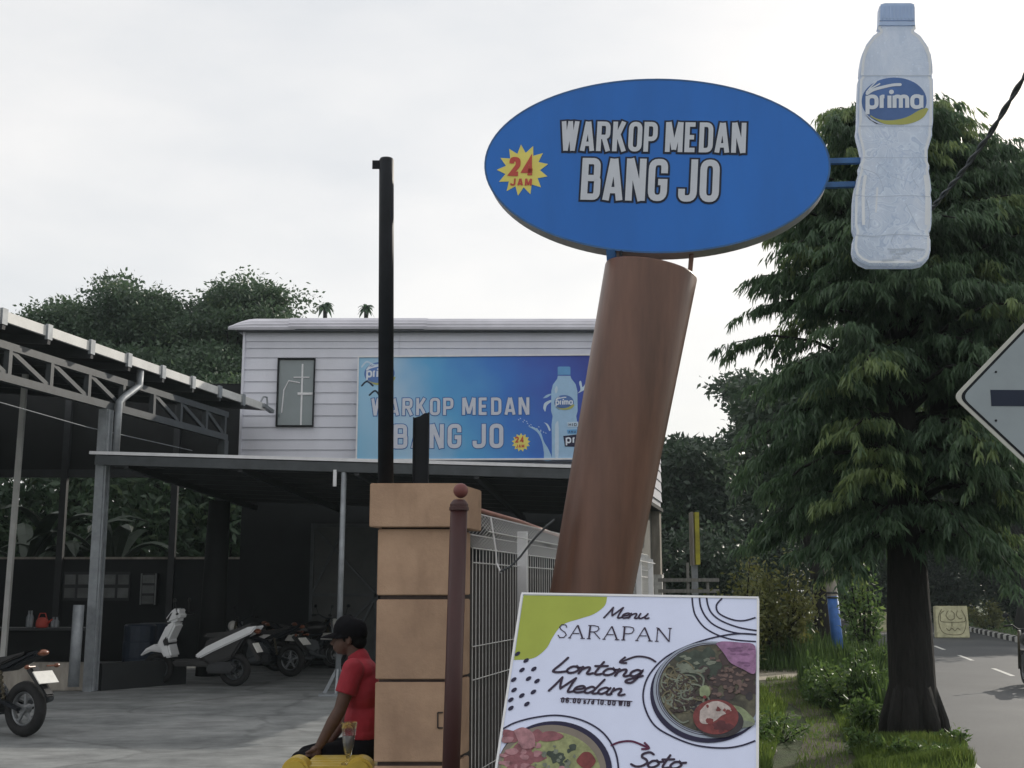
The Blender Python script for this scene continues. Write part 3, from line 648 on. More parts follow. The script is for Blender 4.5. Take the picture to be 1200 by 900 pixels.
for k, (px, py, s_, h_) in enumerate([(1118,884,.22,.26),(1046,890,.25,.22),(1012,884,.2,.3),(1088,893,.3,.2)]):
    shrub('weed_clump', G(px, py), ['small weed by the kerb right of the trunk foot','small weed in the grass before the trunk','small weed at the path edge left of the trunk','spreading low weed nearest the camera by the trunk'][k], (s_,s_,h_), 420, .075, L_weed, 11, cat='weeds', group=VW, seed=110+k, aspect=.35)
shrub('weed_clump', G(905, 868), 'white flowered weeds between menu board and path', (.5,.6,.3), 1100, .06, L_weed, 14, cat='weeds', group=VW, seed=80)
rng = np.random.default_rng(900)
gp = np.concatenate([scatter([G(1000,905), G(1140,905), G(1118,872), G(1030,868)], 16000), scatter([RP(-3,-3.5), RP(-3,-1.9), RP(2.5,-1.75), RP(5,-1.7), RP(7,-2.0), RP(10,-2.3), RP(10,-3.5)], 36000),
                     scatter([RP(-4,-1.0), RP(-4,-.16), RP(10,-.16), RP(10,-1.15), RP(3,-1.1)], 22000)])
grass('grass', gp, .15, .0075, L_grass, 'short sunlit grass on the verge beside the path')
grass('path_edge_grass', scatter(path, 3200), .09, .008, L_grass, 'sparse grass growing through the dirt path')
gp = np.concatenate([scatter([RP(12,-3.0), RP(12,-.2), RP(30,-.2), RP(30,-3.4)], 15000), scatter([G(940,818), G(1040,850), G(1040,795), G(950,795)], 7000)])
grass('tall_grass', gp, .55, .015, L_weed, 'tall green grass around the weeds and bushes', lean=.3)
gp = scatter([RP(16,ROADW+.3), RP(16,ROADW+9), RP(56,ROADW+9), RP(56,ROADW+.3)], 14000)
grass('grass', gp, .14, .03, L_weed, 'mown grass beyond the striped kerb')
# pale stones lying in the grass
for k, (px, py, r) in enumerate([(902,884,.06), (895,876,.045), (921,852,.03), (1136,886,.05)]):
    tag(MB().ball(G(px,py)+Z*r*.5, (r*1.3, r, r*.7), 9, 6, Matrix.Rotation(k,3,'Z')).build('stone', M_concw, bevel=0), ['pale stone in the grass nearest the menu board','small pale stone beside the larger one by the menu board','tiny pale stone in grass further up the path','pale stone at the tree foot beside the kerb'][k], 'stone', 'loose stones')
# blue post with a broken pale top
def blue_post():
    b = G(985, 783); t = thing('blue_post', b, 'blue painted post with splintered white top on the verge', 'post')
    lean = Vector((-.14, 0, 0)); H = 2.05; mb = MB(); mb.tube([b-Z*.1, b+Z*1.45+lean*.72], [.115,.115], 14); mb.build('post_body', mat('blue_post_paint', (.035,.12,.36), .55, var=.25, scale=6), t, smooth=True)
    mb = MB(); mb.tube([b+Z*1.45+lean*.72, b+Z*1.85+lean*.9], [.108,.112], 14); 
    for k in range(7):
        q = k*.9; p = b+Z*1.85+lean*.9+Vector((math.cos(q)*.07, math.sin(q)*.07, 0)); mb.tube([p, p+Z*random.uniform(.1,.32)], [.04,.008], 5)
    mb.build('splintered_top', M_concw, t); mb = MB()
    for z in (1.4, 1.5): mb.lathe([(.118,0),(.125,.01),(.125,.03),(.118,.04)], b+Z*z+lean*z/H, 14)
    mb.build('band', M_steeld, t)
blue_post()
# concrete road barriers
def barrier(name, loc, rz, label, wd, hh, scrib):
    t = thing(name, loc, label, 'barrier', 'yellow concrete barriers', rz); t.rotation_euler = (R(-4 if scrib else 0),0,rz)
    m = mat('faded_yellow_concrete', (.50,.48,.31), .8, var=.25, scale=4, bump=.3)
    mb = MB(); pr = [(-.30,0),(-.30,.1),(-.16,.30),(-.11,hh),(.11,hh),(.16,.30),(.30,.1),(.30,0)]
    if scrib: pr = [(-.14,0),(-.12,hh),(.12,hh),(.2,.1),(.2,0)]
    mb.prism([(-wd/2, y, z) for y, z in pr], (wd,0,0)); mb.build('barrier_body', m, t, local=True, bevel=.02)
    if scrib:
        y0 = -.145; mk = MB(Matrix(((1,0,0,0),(0,0,-1,y0),(0,1,0,0),(0,0,0,1)))); ik = .022
        w2 = wd/2
        for pts in ([(-.30,.9),(-.42,.62),(-.38,.28),(-.22,.12),(.2,.1),(.36,.25),(.42,.58),(.30,.88)], [(-.36,.62),(-.3,.5),(.34,.5),(.4,.62)], [(-.22,.85),(-.34,.75),(-.36,.6)], [(-.1,.85),(-.18,.7),(-.08,.56),(.06,.6),(.08,.75),(-.02,.85)],
                    [(.18,.85),(.14,.72),(.22,.6),(.32,.62)], [(-.02,.5),(-.02,.35)], [(-.2,.3),(-.12,.22),(-.04,.3),(.06,.22),(.14,.3),(.22,.24)]):
            ribbon(mk, catmull([(p[0]*w2/.5, p[1]*hh) for p in pts]), ik, .0)
        mk.build('scribble', flat('dark_spray', (.15,.135,.08)), t, local=True)
    return t
barrier('road_barrier', RP(34.0, 4.12, ROADZ), -.05, 'yellow concrete barrier with dark scribbles beside striped kerb', 1.15, 1.12, True)
barrier('road_barrier', RP(39.5, 1.7, ROADZ), .1, 'plain yellow concrete barrier partly behind the dark trunk', 1.3, .8, False)
# ================================================================== TWO-STOREY CAFE BUILDING
FY = 25.5
def zf(py, Y=FY): return P(400, py, Y).z
def xf(px, py=450, Y=FY): return P(px, py, Y).x
XL, XR = -5.82, 2.68; SIDE = Vector((XR, FY, 0)); SL = 5.2
house = thing('cafe_building', (XL, FY, 0), 'two storey cafe building with white lap siding and curved sheet roof', 'building')
# inner shell (walls behind the boards)
mb = MB(); z0, z1 = 3.62, zf(384)
FR = [Vector((XL, FY+.03, z0)), Vector((XR-.03, FY+.03, z0)), SIDE+ROADDIR*SL-ROADN*.03+Z*z0, Vector((XL+.6, FY+SL, z0))]
mb.prism(FR, (0,0,z1-z0+.1)); mb.build('wall', M_siding, house)
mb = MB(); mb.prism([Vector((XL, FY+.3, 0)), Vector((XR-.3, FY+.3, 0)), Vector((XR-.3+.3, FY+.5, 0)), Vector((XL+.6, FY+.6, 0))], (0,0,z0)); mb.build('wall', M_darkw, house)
# boards, one by one, each lapping the one below
edges = [386,400,408,419,433,447,460,473,487,500.5,515,527,541,555,569]
WX0, WX1, WZ0, WZ1 = xf(325), xf(369), zf(500), zf(420)
def board(x0, x1, zt, zb):
    mb = MB(); y = FY+.03; mb.prism([Vector((x0, y, zt)), Vector((x0, y-.012, zt)), Vector((x0, y-.034, zb+.012)), Vector((x0, y-.034, zb)), Vector((x0, y, zb))], (x1-x0, 0, 0)); mb.build('siding_board', M_siding, house)
for a, b in zip(edges[:-1], edges[1:]):
    zt, zb = zf(a), zf(b); j = xf(467) if a < 412 else (xf(560) if int(b) % 2 else xf(640))
    if a < 419 or a >= 500: segs = [(XL, j-.004), (j+.004, XR)]
    else: segs = [(XL, WX0), (WX1, j-.004), (j+.004, XR)]
    for s0, s1 in segs: board(s0, s1, zt, zb)
    q0 = SIDE + ROADDIR*0.01; mb = MB(); n = ROADN
    mb.prism([q0-n*.03+Z*zt, q0-n*.018+Z*zt, q0+n*.004+Z*(zb+.012), q0+n*.004+Z*zb, q0-n*.03+Z*zb], ROADDIR*SL); mb.build('siding_board', M_siding, house)
# corner trims
MB().box((XL-.012, FY+.0, (z1+z0)/2), (.05,.09,z1-z0)).build('corner_trim', M_siding, house)
# roof: curved ribbed sheets with a torn overlap
prof = [(-.20,-.02),(-.215,.03),(-.19,.06),(-.195,.10),(-.16,.135),(-.15,.17),(-.09,.205),(-.06,.235),(.02,.26),(.25,.285),(.8,.31),(SL+.1,.42)]
zr = zf(387)
def roof_sheet(xa, xb, lift, name='roof_sheet', left=False):
    mb = MB(); xs = np.linspace(xa, xb, max(2, int((xb-xa)/.12))); vs = []
    for x in xs:
        dx = max(0, 1-(x-(XL-.33))/.5) if left else 0
        for y, z in prof: vs.append((x + (.1 if y > 1 else 0), FY+y - lift*.5, zr+z+lift - .17*dx**1.6*min(1, max(0, z*4)) ))
    n = len(prof); m = len(xs)
    fs = [(i*n+k, (i+1)*n+k, (i+1)*n+k+1, i*n+k+1) for i in range(m-1) for k in range(n-1)]
    mb.add(vs, fs); mb.add([(a, b, c-.012) for a, b, c in vs], [tuple(reversed(f)) for f in fs])
    mb.build(name, M_roofw, house)
roof_sheet(XL-.33, xf(346), 0.0, left=True); roof_sheet(xf(338), xf(500), .016); roof_sheet(xf(497), XR+.25, .004)
MB().box(((XL+XR)/2, FY-.09, zr-.035), (XR-XL+.3, .2, .03)).build('eave_board', M_steel, house)
# window
mb = MB(); cx, cz = (WX0+WX1)/2, (WZ0+WZ1)/2; ww, wh = WX1-WX0, WZ1-WZ0
win = MB().box((cx, FY+.012, cz), (ww, .02, wh)).build('window', M_pane, house)
mb = MB()
for dx in (-1, 1): mb.box((cx+dx*(ww/2-.014), FY-.01, cz), (.028,.10,wh))
for dz in (-1, 1): mb.box((cx, FY-.008, cz+dz*(wh/2-.014)), (ww-.056,.10,.028))
mb.build('window_frame', M_black, win)
mb = MB(); mb.box((cx+ww*.16, FY-.006, cz-.05), (.035,.014,wh*.9)); mb.box((cx+ww*.14, FY-.009, cz+wh*.22), (ww*.42,.02,.02)); mb.box((cx+ww*.25, FY-.009, cz-.03), (ww*.4,.02,.05)); mb.build('glazing_bar', M_white, win)
MB().tube([(cx-ww*.36, FY-.005, cz-wh*.3), (cx-ww*.32, FY-.005, cz+.05), (cx-ww*.2, FY-.005, cz+wh*.17), (cx+ww*.1, FY-.005, cz+wh*.14)], .015, 5).build('curtain_rail', M_white, win)
# right flank at ground level: timber boards, weathered pillar
def along(s, off=0.0, z=0.0): return SIDE + ROADDIR*s + ROADN*off + Z*z
k = 0; s = .05
while s < 4.6:
    wd = random.uniform(.13,.19); mb = MB(); mb.prism([along(s, -.25), along(s+wd-.012, -.25), along(s+wd-.012, -.22), along(s, -.22)], (0,0,z0-.05)); mb.build('flank_board', M_wood, house); s += wd
pil = MB(); pil.prism([along(4.72,-.45), along(5.12,-.45), along(5.12,-.02), along(4.72,-.02)], (0,0,z0+.02)); o = pil.build('concrete_pillar', M_concw, house)
MB().prism([along(4.68,-.47), along(5.16,-.47), along(5.16,0.015), along(4.68,0.015)], (0,0,1.95)).build('pillar_base', M_kerbw, house)
MB().box(along(.95,-.14,1.5), (.06,.06,2.9)).build('white_post', M_white, house)
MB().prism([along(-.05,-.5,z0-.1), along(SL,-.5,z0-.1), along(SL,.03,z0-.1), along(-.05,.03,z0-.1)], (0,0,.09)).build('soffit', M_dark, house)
# braced metal gates in the dark ground floor
def braced_gate(px0, px1, label):
    x0, x1 = xf(px0, 650, 25.2), xf(px1, 650, 25.2); t = thing('braced_gate', ((x0+x1)/2, 25.2, 0), label, 'gate', 'metal gates under the canopy')
    zt = 2.95; Y = 25.2
    MB().box(((x0+x1)/2, Y+.03, zt/2+.05), (x1-x0, .02, zt-.1)).build('gate_sheet', mat('dull_gate_sheet', (.075,.078,.078), .7, var=.2, scale=2), t)
    for x in (x0, x1): MB().bar((x, Y-.02, .05), (x, Y-.02, zt), .07, .05, Vector((0,1,0))).build('stile', M_steel, t)
    for z in (.1, zt*.5, zt-.05): MB().bar((x0, Y-.025, z), (x1, Y-.025, z), .05, .06).build('rail', M_steel, t)
    for a, b in (((x0,.1),(x1,zt*.5)), ((x0,zt-.05),(x1,zt*.5)), ((x0, zt*.5),((x0+x1)/2, zt-.05)), (((x0+x1)/2,.1),(x1,zt*.5))):
        MB().bar((a[0], Y-.03, a[1]), (b[0], Y-.03, b[1]), .05, .04, Vector((0,1,0))).build('brace', M_steel, t)
braced_gate(366, 442, 'pale cross braced metal gate behind the seated man')
braced_gate(566, 640, 'cross braced metal gate seen over the mesh fence')
# ================================================================== CANOPY IN FRONT
CE0 = P(113, 532, 19.25); CE1 = P(742, 550, 18.2)
cano = thing('canopy', (CE0.x, CE0.y, 0), 'long flat metal canopy before the cafe ground floor', 'canopy')
back = lambda p: Vector((p.x+.8, 25.3, p.z-.28))
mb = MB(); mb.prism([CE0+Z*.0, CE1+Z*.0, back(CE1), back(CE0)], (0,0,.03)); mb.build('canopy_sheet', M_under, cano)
d = (CE1-CE0).normalized(); fo = Vector((0,-.035,0))
mb = MB(); mb.bar(CE0+fo+Z*.015-d*.1, CE1+fo+Z*.015, .05, .05); mb.build('edge_flashing', M_white, cano)
mb = MB(); mb.bar(CE0+fo*.4-Z*.10, CE1+fo*.4-Z*.10, .06, .15); mb.build('edge_beam', M_steel, cano)
for k in range(8):
    f = (k+1)/9; a = CE0.lerp(back(CE0), f); b = CE1.lerp(back(CE1), f); MB().bar(a-Z*.06, b-Z*.06, .06, .10).build('purlin', M_steeld, cano)
for k in range(5):
    f = .06+k*.22; a = CE0.lerp(CE1, f); b = back(CE0).lerp(back(CE1), f); MB().bar(a-Z*.17, b-Z*.17, .08, .10).build('rafter', M_steeld, cano)
pt = CE0.lerp(CE1, (P(403,540,18.7).x-CE0.x)/(CE1.x-CE0.x)); pb = Vector((pt.x-.02, pt.y+.0, 0))
mb = MB(); mb.tube([pb+Z*.25, pt-Z*.16], [.043,.043], 10); pole = mb.build('support_pole', M_galv, cano, smooth=True)
mb = MB()
for q in ((-.2,0),(.2,0),(0,-.2),(0,.2)): mb.bar(pb+Vector((q[0],q[1],.03)), pb+Z*.42, .03, .05)
mb.box(pb+Z*.02, (.5,.5,.03)); mb.build('foot_brace', M_galv, pole)
MB().tube([pt+Vector((-.14,-.02,-.14)), pt+Vector((-.14,-.02,-.4))], .03, 8).build('drain_stub', M_white, cano)
# ================================================================== OPEN SHED AT LEFT
S0 = Vector((-6.64, 19.4, 0))
def T(s, b=0.0, z=0.0): return S0 + ROADDIR*s + ROADN*b + Z*z
def s_at(px, v=.05):
    k = (px-600)/F_PX/(CT - v*ST); return (-6.64 - k*19.4)/(k*.9755 - .22)
shed = thing('open_shed', S0, 'open parking shed with long steel truss and white gutter edge', 'shed')
zF = P(125, 414, 19.4).z
# roof sheets, side by side
ra, rb = .18, -13.0
xs = np.arange(-7.5, 5.71, 1.1)
for a in xs:
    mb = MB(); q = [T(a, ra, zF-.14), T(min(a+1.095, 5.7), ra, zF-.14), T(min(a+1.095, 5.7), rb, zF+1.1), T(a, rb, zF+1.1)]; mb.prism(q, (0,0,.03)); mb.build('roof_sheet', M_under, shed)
pxs = [-60, -12, 43, 95, 140, 181, 217, 249, 277]
ss = [s_at(p) for p in pxs]
for i, s in enumerate(ss):
    MB().bar(T(s, ra+.05, zF-.20), T(s, -12.5, zF+1.0), .07, .14).build('purlin', M_steeld, shed)
    MB().bar(T(s, ra+.035, zF-.20), T(s, ra+.035, zF+.03), .05, .12, ROADDIR).build('purlin_cap', M_galv, shed)
prev = -7.5
for s in ss + [5.7]:
    MB().bar(T(prev+.03, ra, zF-.07), T(s-.03, ra, zF-.07), .05, .15).build('gutter_fascia', M_fascia, shed); prev = s
MB().bar(T(5.5, ra+.03, zF-.05), T(6.0, ra+.03, zF-.12), .10, .07).build('gutter_outlet', M_galv, shed)
MB().tube([T(5.45, ra, zF-.02), T(5.6, ra, zF+.14), T(5.78, ra, zF+.16), T(5.82, ra, zF-.03)], .02, 6).build('gutter_strap', M_galv, shed)
zt, zb = zF-.42, zF-.88
MB().bar(T(-7.5,0,zt), T(4.3,0,zt), .10, .11).build('chord', M_steel, shed)
MB().bar(T(-7.5,0,zb), T(4.3,0,zb), .10, .12).build('chord', M_steel, shed)
vp = [-105, -45, 9, 59, 104, 145, 181, 213, 243, 265]; vs_ = [s_at(p, .02) for p in vp]
for i, s in enumerate(vs_):
    MB().bar(T(s,0.004,zb+.06), T(s,0.004,zt-.055), .09, .08, ROADDIR).build('truss_upright', M_steel, shed)
    if i+1 < len(vs_) and i != 5: MB().bar(T(s+.06,0.002,zt-.06), T(vs_[i+1]-.05,0.002,zb+.06), .07, .06, ROADN).build('truss_diagonal', M_steel, shed)
# upper cheek under the roof on the truss line, posts, pipes
for s in (0.0, 4.26, -7.2):
    pm = MB(); pm.bar(T(s,-.03,0), T(s,-.03,zb-.06), .15, .17, ROADDIR); o = pm.build('post', M_steel if s else M_galv, shed)
    if s == 0.0:
        for d2 in (-.055, .055): MB().bar(T(s+d2*0,.062,.02)+ROADDIR*d2, T(s,.062,zb-.07)+ROADDIR*d2, .03, .025, ROADDIR).build('flange', M_galv, o)
pp = MB(); pp.tube([T(.75,.12,zF-.15), T(.75,.12,zF-.42), T(.62,.12,zF-.50), T(.25,.12,zF-.72), T(.14,.12,zF-.80), T(.12,.12,3.65)], [.06]*6, 10); pp.build('downpipe', M_galv, shed, smooth=True)
MB().tube([T(-.35,-.1,.1), T(-.33,-.1,1.35)], .085, 12).build('pipe_stub', M_galv, shed, smooth=True)
# rear of the shed: low wall, beam, posts, upper cladding
BY = 27.4
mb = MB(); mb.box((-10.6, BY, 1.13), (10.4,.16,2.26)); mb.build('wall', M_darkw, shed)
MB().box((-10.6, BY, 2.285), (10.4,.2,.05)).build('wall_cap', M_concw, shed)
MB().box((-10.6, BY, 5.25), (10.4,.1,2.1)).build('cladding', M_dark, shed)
MB().box((-10.6, BY-.1, 4.2), (10.4,.12,.18)).build('beam', M_steeld, shed)
for px in (-30, 75, 205): MB().bar((xf(px,600,BY-.08), BY-.16, 0), (xf(px,600,BY-.08), BY-.16, 6.2), .14, .14, Vector((0,1,0))).build('post', M_steeld, shed)
mb = MB(); a = P(8, 705, 22.0); mb.bar((a.x, 22.0, 0), (a.x+.05, 22.0, 5.6), .09, .09, Vector((0,1,0))); mb.build('slim_post', M_fascia, shed)
mb = MB(); mb.prism([(-16.2, 14, 0), (-16.0, 14, 0), (-15.6, BY, 0), (-15.8, BY, 0)], (0,0,6.4)); mb.build('wall', M_dark, shed)
MB().tube([P(-30,463,16.2), P(100,500,19.0), P(225,528,22.5)], .008, 5).build('hanging_wire', M_galv, shed)
# low kerb wall by the post
lw = thing('concrete_wall', (-7.4, 19.6, 0), 'low stained concrete wall at the foot of the shed post', 'wall')
MB().box((-8.6, 19.62, .22), (3.7,.22,.44), bev=.015).build('wall_section', M_concw, lw)
MB().prism([(-6.52,19.5,0), (-5.55,20.9,0), (-5.75,21.0,0), (-6.72,19.62,0)], (0,0,.42)).build('wall_section', M_darkw, lw)
# dark round column under the canopy
b = G(246, 792); mb = MB(); mb.tube([b, Vector((b.x+.02, b.y, 1.6)), Vector((b.x+.05, b.y, 3.25))], [.27,.23,.2], 14); tag(mb.build('round_column', M_dark, smooth=True), 'thick dark round column behind the white scooter', 'column')
# notice board with sheets of paper on the rear wall
nb = thing('notice_board', P(112, 702, 27.2), 'dark notice board of pale paper sheets on shed rear wall', 'notice board')
x0, x1 = xf(74, 690, 27.25), xf(152, 690, 27.25); za, zc = P(0,704,27.25).z, P(0,670,27.25).z
MB().box(((x0+x1)/2, 27.27, (za+zc)/2), (x1-x0,.03,zc-za)).build('board_panel', M_steeld, nb)
M_paper = mat('paper_sheet', (.17,.18,.18), .8, var=.3, scale=3, rnd=.35)
for r_ in range(2):
    for k in range(5):
        w_ = (x1-x0)/5; MB().box((x0+w_*(k+.5), 27.245, za+(zc-za)*(.27+.46*r_)), (w_*.8,.01,(zc-za)*.34)).build('paper_sheet', M_paper, nb)
cb = thing('cabinet', P(173, 705, 27.0), 'narrow upright pale framed cabinet right of the notice board', 'cabinet')
x0, x1 = xf(165, 690, 27.0), xf(182, 690, 27.0); za, zc = 1.25, P(0,672,27).z
MB().box(((x0+x1)/2, 27.15, (za+zc)/2), (x1-x0,.25,zc-za)).build('case', M_steeld, cb)
for x in (x0, x1): MB().box((x, 27.01, (za+zc)/2), (.03,.03,zc-za)).build('frame', M_paper, cb)
for k in range(3): MB().box(((x0+x1)/2, 27.015, za+(zc-za)*(.16+.33*k)), (x1-x0-.06,.02,(zc-za)*.25)).build('drawer', M_paper, cb)
# counter with kettle and bottles
ct = thing('counter', P(30, 770, 23.5), 'dark counter in the shed behind the parked motorcycle', 'counter')
c0 = P(28, 745, 23.5); MB().box((c0.x, 23.5, .84), (2.6,.7,.05)).build('counter_top', M_steeld, ct)
MB().box((c0.x, 23.55, .41), (2.5,.55,.81)).build('counter_base', M_dark, ct)
k0 = Vector((P(50,740,23.4).x, 23.35, .866)); mb = MB(); mb.lathe([(.10,0),(.12,.03),(.11,.14),(.06,.19),(.0,.2)], k0, 14); mb.tube([k0+Vector((.1,0,.08)), k0+Vector((.19,0,.16))], [.025,.015], 6); mb.tube([k0+Vector((-.09,0,.15)), k0+Vector((-.05,0,.27)), k0+Vector((.05,0,.27)), k0+Vector((.09,0,.15))], .012, 6)
tag(mb.build('kettle', M_redt, smooth=True, loc=k0), 'red kettle standing on the dark shed counter', 'kettle')
for j, px in enumerate((33, 36, 62, 66)):
    q = Vector((P(px,735,23.4).x, 23.4, .866)); mb = MB(); hh = .32 if j < 2 else .2; mb.lathe([(.045,0),(.05,.02),(.05,hh*.6),(.02,hh*.8),(.02,hh)], q, 10)
    tag(mb.build('bottle', M_galv, smooth=True, loc=q), ['tall pale bottle at the left on the counter','tall pale bottle next to the leftmost one on the counter','short pale bottle right of the red kettle','short pale bottle rightmost on the counter'][j], 'bottle', 'bottles on the shed counter')
for j, (px, py) in enumerate(((128,800),(146,797))):
    b = G(px, py); mb = MB(); mb.lathe([(.27,0),(.29,.03),(.30,.3),(.29,.32),(.30,.34),(.30,.62),(.29,.64),(.29,.92),(.26,.95)], b+Vector((0,1.6,0)), 20); tag(mb.build('water_barrel', mat('dark_blue_plastic', (.02,.03,.05), .5, var=.2), smooth=False), ['dark blue barrel just right of the shed post','dark blue barrel nearer the white scooter'][j], 'barrel', 'barrels in the shed')
# planting seen through the rear opening
def banana(px, Y, h, seed, label):
    random.seed(seed); b = at_ground(px, Y); t = thing('banana_plant', b, label, 'banana plant', 'banana plants behind the shed'); MB().tube([b, b+Z*h*.45], [.16,.11], 10).build('stalk', mat('banana_stalk', (.10,.13,.05), .6), t)
    for k in range(8):
        q = 6.283*k/8 + random.uniform(-.3,.3); up = random.uniform(.6, 1.5); L = h*random.uniform(.45,.62); d = Vector((math.cos(q), math.sin(q), 0)); s_ = d.cross(Z); top = b+Z*h*.45; mb = MB(); vs = []
        for i in range(9):
            u = i/8; p = top + d*L*u*.75 + Z*L*(up*u-.9*u*u); wv = s_*(.20*math.sin(math.pi*min(1,.08+.92*u))**.6); vs += [p+wv-Z*.06, p, p-wv-Z*.06]
        for i in range(8): mb.f += [(3*i,3*i+1,3*i+4,3*i+3), (3*i+1,3*i+2,3*i+5,3*i+4)]; mb.mi += [0,0]
        mb.v = [tuple(v) for v in vs]; mb.build('banana_leaf', M_banana, t)
M_banana = mat('banana_leaf', (.016,.028,.016), .5, var=.25, scale=3)
banana(30, 31, 4.9, 1, 'banana plant behind the shed at the far left'); banana(72, 31.5, 5.0, 2, 'banana plant behind the shed in the middle'); banana(130, 31.5, 4.8, 3, 'banana plant with pale leaf right of the shed post')
for k, px in enumerate((-10, 90, 190, 262)):
    shrub('hedge_bush', at_ground(px, 34), ['thick hedge bush behind the shed, leftmost','thick hedge bush behind the banana plants','thick hedge bush behind the shed column','thick hedge bush by the cafe corner'][k], (2.0,1.2,6.4), 5200, .34, L_left, 26, seed=90+k, group='hedge behind the shed')
# small things right of the building
ys = along(3.6, .95); t = thing('yellow_sign', (ys.x, ys.y, 0), 'narrow worn yellow sign board on a grey post beyond the cafe', 'sign'); za, zc = P(0,662,ys.y).z, P(0,601,ys.y).z
mb = MB(); mb.box((ys.x, ys.y, (za+zc)/2), (.11,.50,zc-za), bev=.01); mb.build('sign_panel', mat('worn_yellow', (.42,.38,.04), .6, var=.4, scale=3), t)
MB().box((ys.x-.10, ys.y, (za+zc)/2), (.03,.54,zc-za+.03)).build('sign_frame', M_concw, t)
MB().bar((ys.x-.05, ys.y, 0), (ys.x-.05, ys.y, za), .14, .12, Vector((0,1,0))).build('sign_post', M_galv, t)
lg = thing('railing', along(2.9,.5), 'low grey timber railing between pillar and yellow sign', 'railing'); 
for s_, hh in ((.25,1.85),(.8,2.2),(1.25,1.75)): MB().bar(along(2.8,s_,0), along(2.8,s_,hh), .06, .06, Vector((0,1,0))).build('railing_post', M_wood, lg)
for zz in (1.55, 1.8): MB().bar(along(2.8,.1,zz)+Vector((0,-.07,0)), along(2.8,1.5,zz)+Vector((0,-.07,0)), .05, .08).build('railing_bar', M_wood, lg)
# ================================================================== OVAL SIGN ON THE LEANING COLUMN
OS = Plane(P(771,196,7.5), (.990,-.139,-.066), (0,0,1))
uL, uR = OS.uv(568,192)[0], OS.uv(973,192)[0]; vT, vB = OS.uv(771,93)[1], OS.uv(795,297)[1]
ecx, ecy, erx, ery = (uL+uR)/2, (vT+vB)/2, (uR-uL)/2, (vT-vB)/2
sign = thing('oval_sign', OS.M @ Vector((ecx, vB, -.08)), 'big blue oval sign board reading WARKOP MEDAN BANG JO on brown column', 'sign')
def epts(k, n_, z): return [(ecx+erx*k*math.cos(2*math.pi*i/n_)*1.0, ecy+ery*k*math.sin(2*math.pi*i/n_), z) for i in range(n_)]
mb = MB(OS.M); mb.prism(epts(1.0, 96, -.17), (0,0,.165)); mb.build('sign_box', M_rim, sign)
mb = MB(OS.M); mb.prism(epts(.994, 96, -.004), (0,0,.006)); mb.build('sign_face', M_blue, sign)
mb = MB(OS.M); ribbon(mb, [(p[0],p[1]) for p in epts(.997, 96, 0)], .012, .0035, True); mb.build('edge_strip', M_rimblue, sign)
def w2(pl, x0, x1, yb, yt): a = pl.uv(x0, yb); b = pl.uv(x1, yb); c = pl.uv(x0, yt); return a[0], a[1], b[0]-a[0], c[1]-a[1]
lt = MB(OS.M); ol = MB(OS.M)
for txt, x0, x1, yb, yt, st in (("WARKOP MEDAN", 659, 875, 177, 142.5, .148), ("BANG JO", 684, 844, 234.5, 185.5, .150)):
    x, y, wd, h = w2(OS, x0, x1, yb, yt)
    write(ol, txt, x, y, h, stroke=st, fit=wd, z=.0045, grow=.026, gap=.13, space=.26); write(lt, txt, x, y, h, stroke=st, fit=wd, z=.008, gap=.13, space=.26)
ol.build('letter_outline', M_letterd, sign); lt.build('lettering', M_letter, sign)
sx, sy = OS.uv(612.5, 199.5); mb = MB(OS.M); star(mb, sx, sy, OS.uv(643,199)[0]-sx, (OS.uv(633,199)[0]-sx), 13, .0045, .25, 1.03); burst = mb.build('starburst', M_yel, sign)
mb = MB(OS.M); x, y, wd, h = w2(OS, 599, 629, 205.5, 185.5); write(mb, "24", x, y, h, stroke=.27, fit=wd, z=.0075, gap=.12); x, y, wd, h = w2(OS, 599, 625, 217.5, 209.5); write(mb, "JAM", x, y, h, stroke=.25, fit=wd, z=.0075, gap=.12); mb.build('lettering', M_redt, burst)
# column
cY = 7.62; cT = P(763, 318, cY); cB = P(692.5, 697, cY); ax = (cT-cB).normalized(); gnd = cB + ax*(-cB.z/ax.z); mb = MB(); mpp = cY/1400
pts = [gnd-ax*.2, gnd, cB, cB.lerp(cT,.5), cT-ax*.012, cT]; rr = [.246, .246, .257, .281, .305, .302]
colm = thing('sign_column', gnd, 'thick leaning rust brown steel column carrying the oval sign', 'column')
mb.tube(pts, rr, 48); o = mb.build('column_tube', M_brown, colm, smooth=False)
o.data.polygons.foreach_set('use_smooth', [len(p.vertices) == 4 for p in o.data.polygons])
for f in ():
    c = cB.lerp(cT, f); r = .268+.037*f
    mb = MB(); mb.tube([c-ax*.006, c+ax*.006], [r+.0025, r+.0025], 48, cap=False); mb.build('weld_seam', M_brown, colm, smooth=True)
MB().tube([P(718,322,cY), P(716,292,cY-.06)], .034, 10).build('mast_stub', M_rimblue, colm)
MB().tube([P(727,320,cY-.1), P(728,294,cY-.08)], .010, 8).build('rod', M_black, colm)
MB().tube([P(808,326,cY-.05), P(811,292,cY-.08)], .016, 8).build('rod', M_brown, colm)
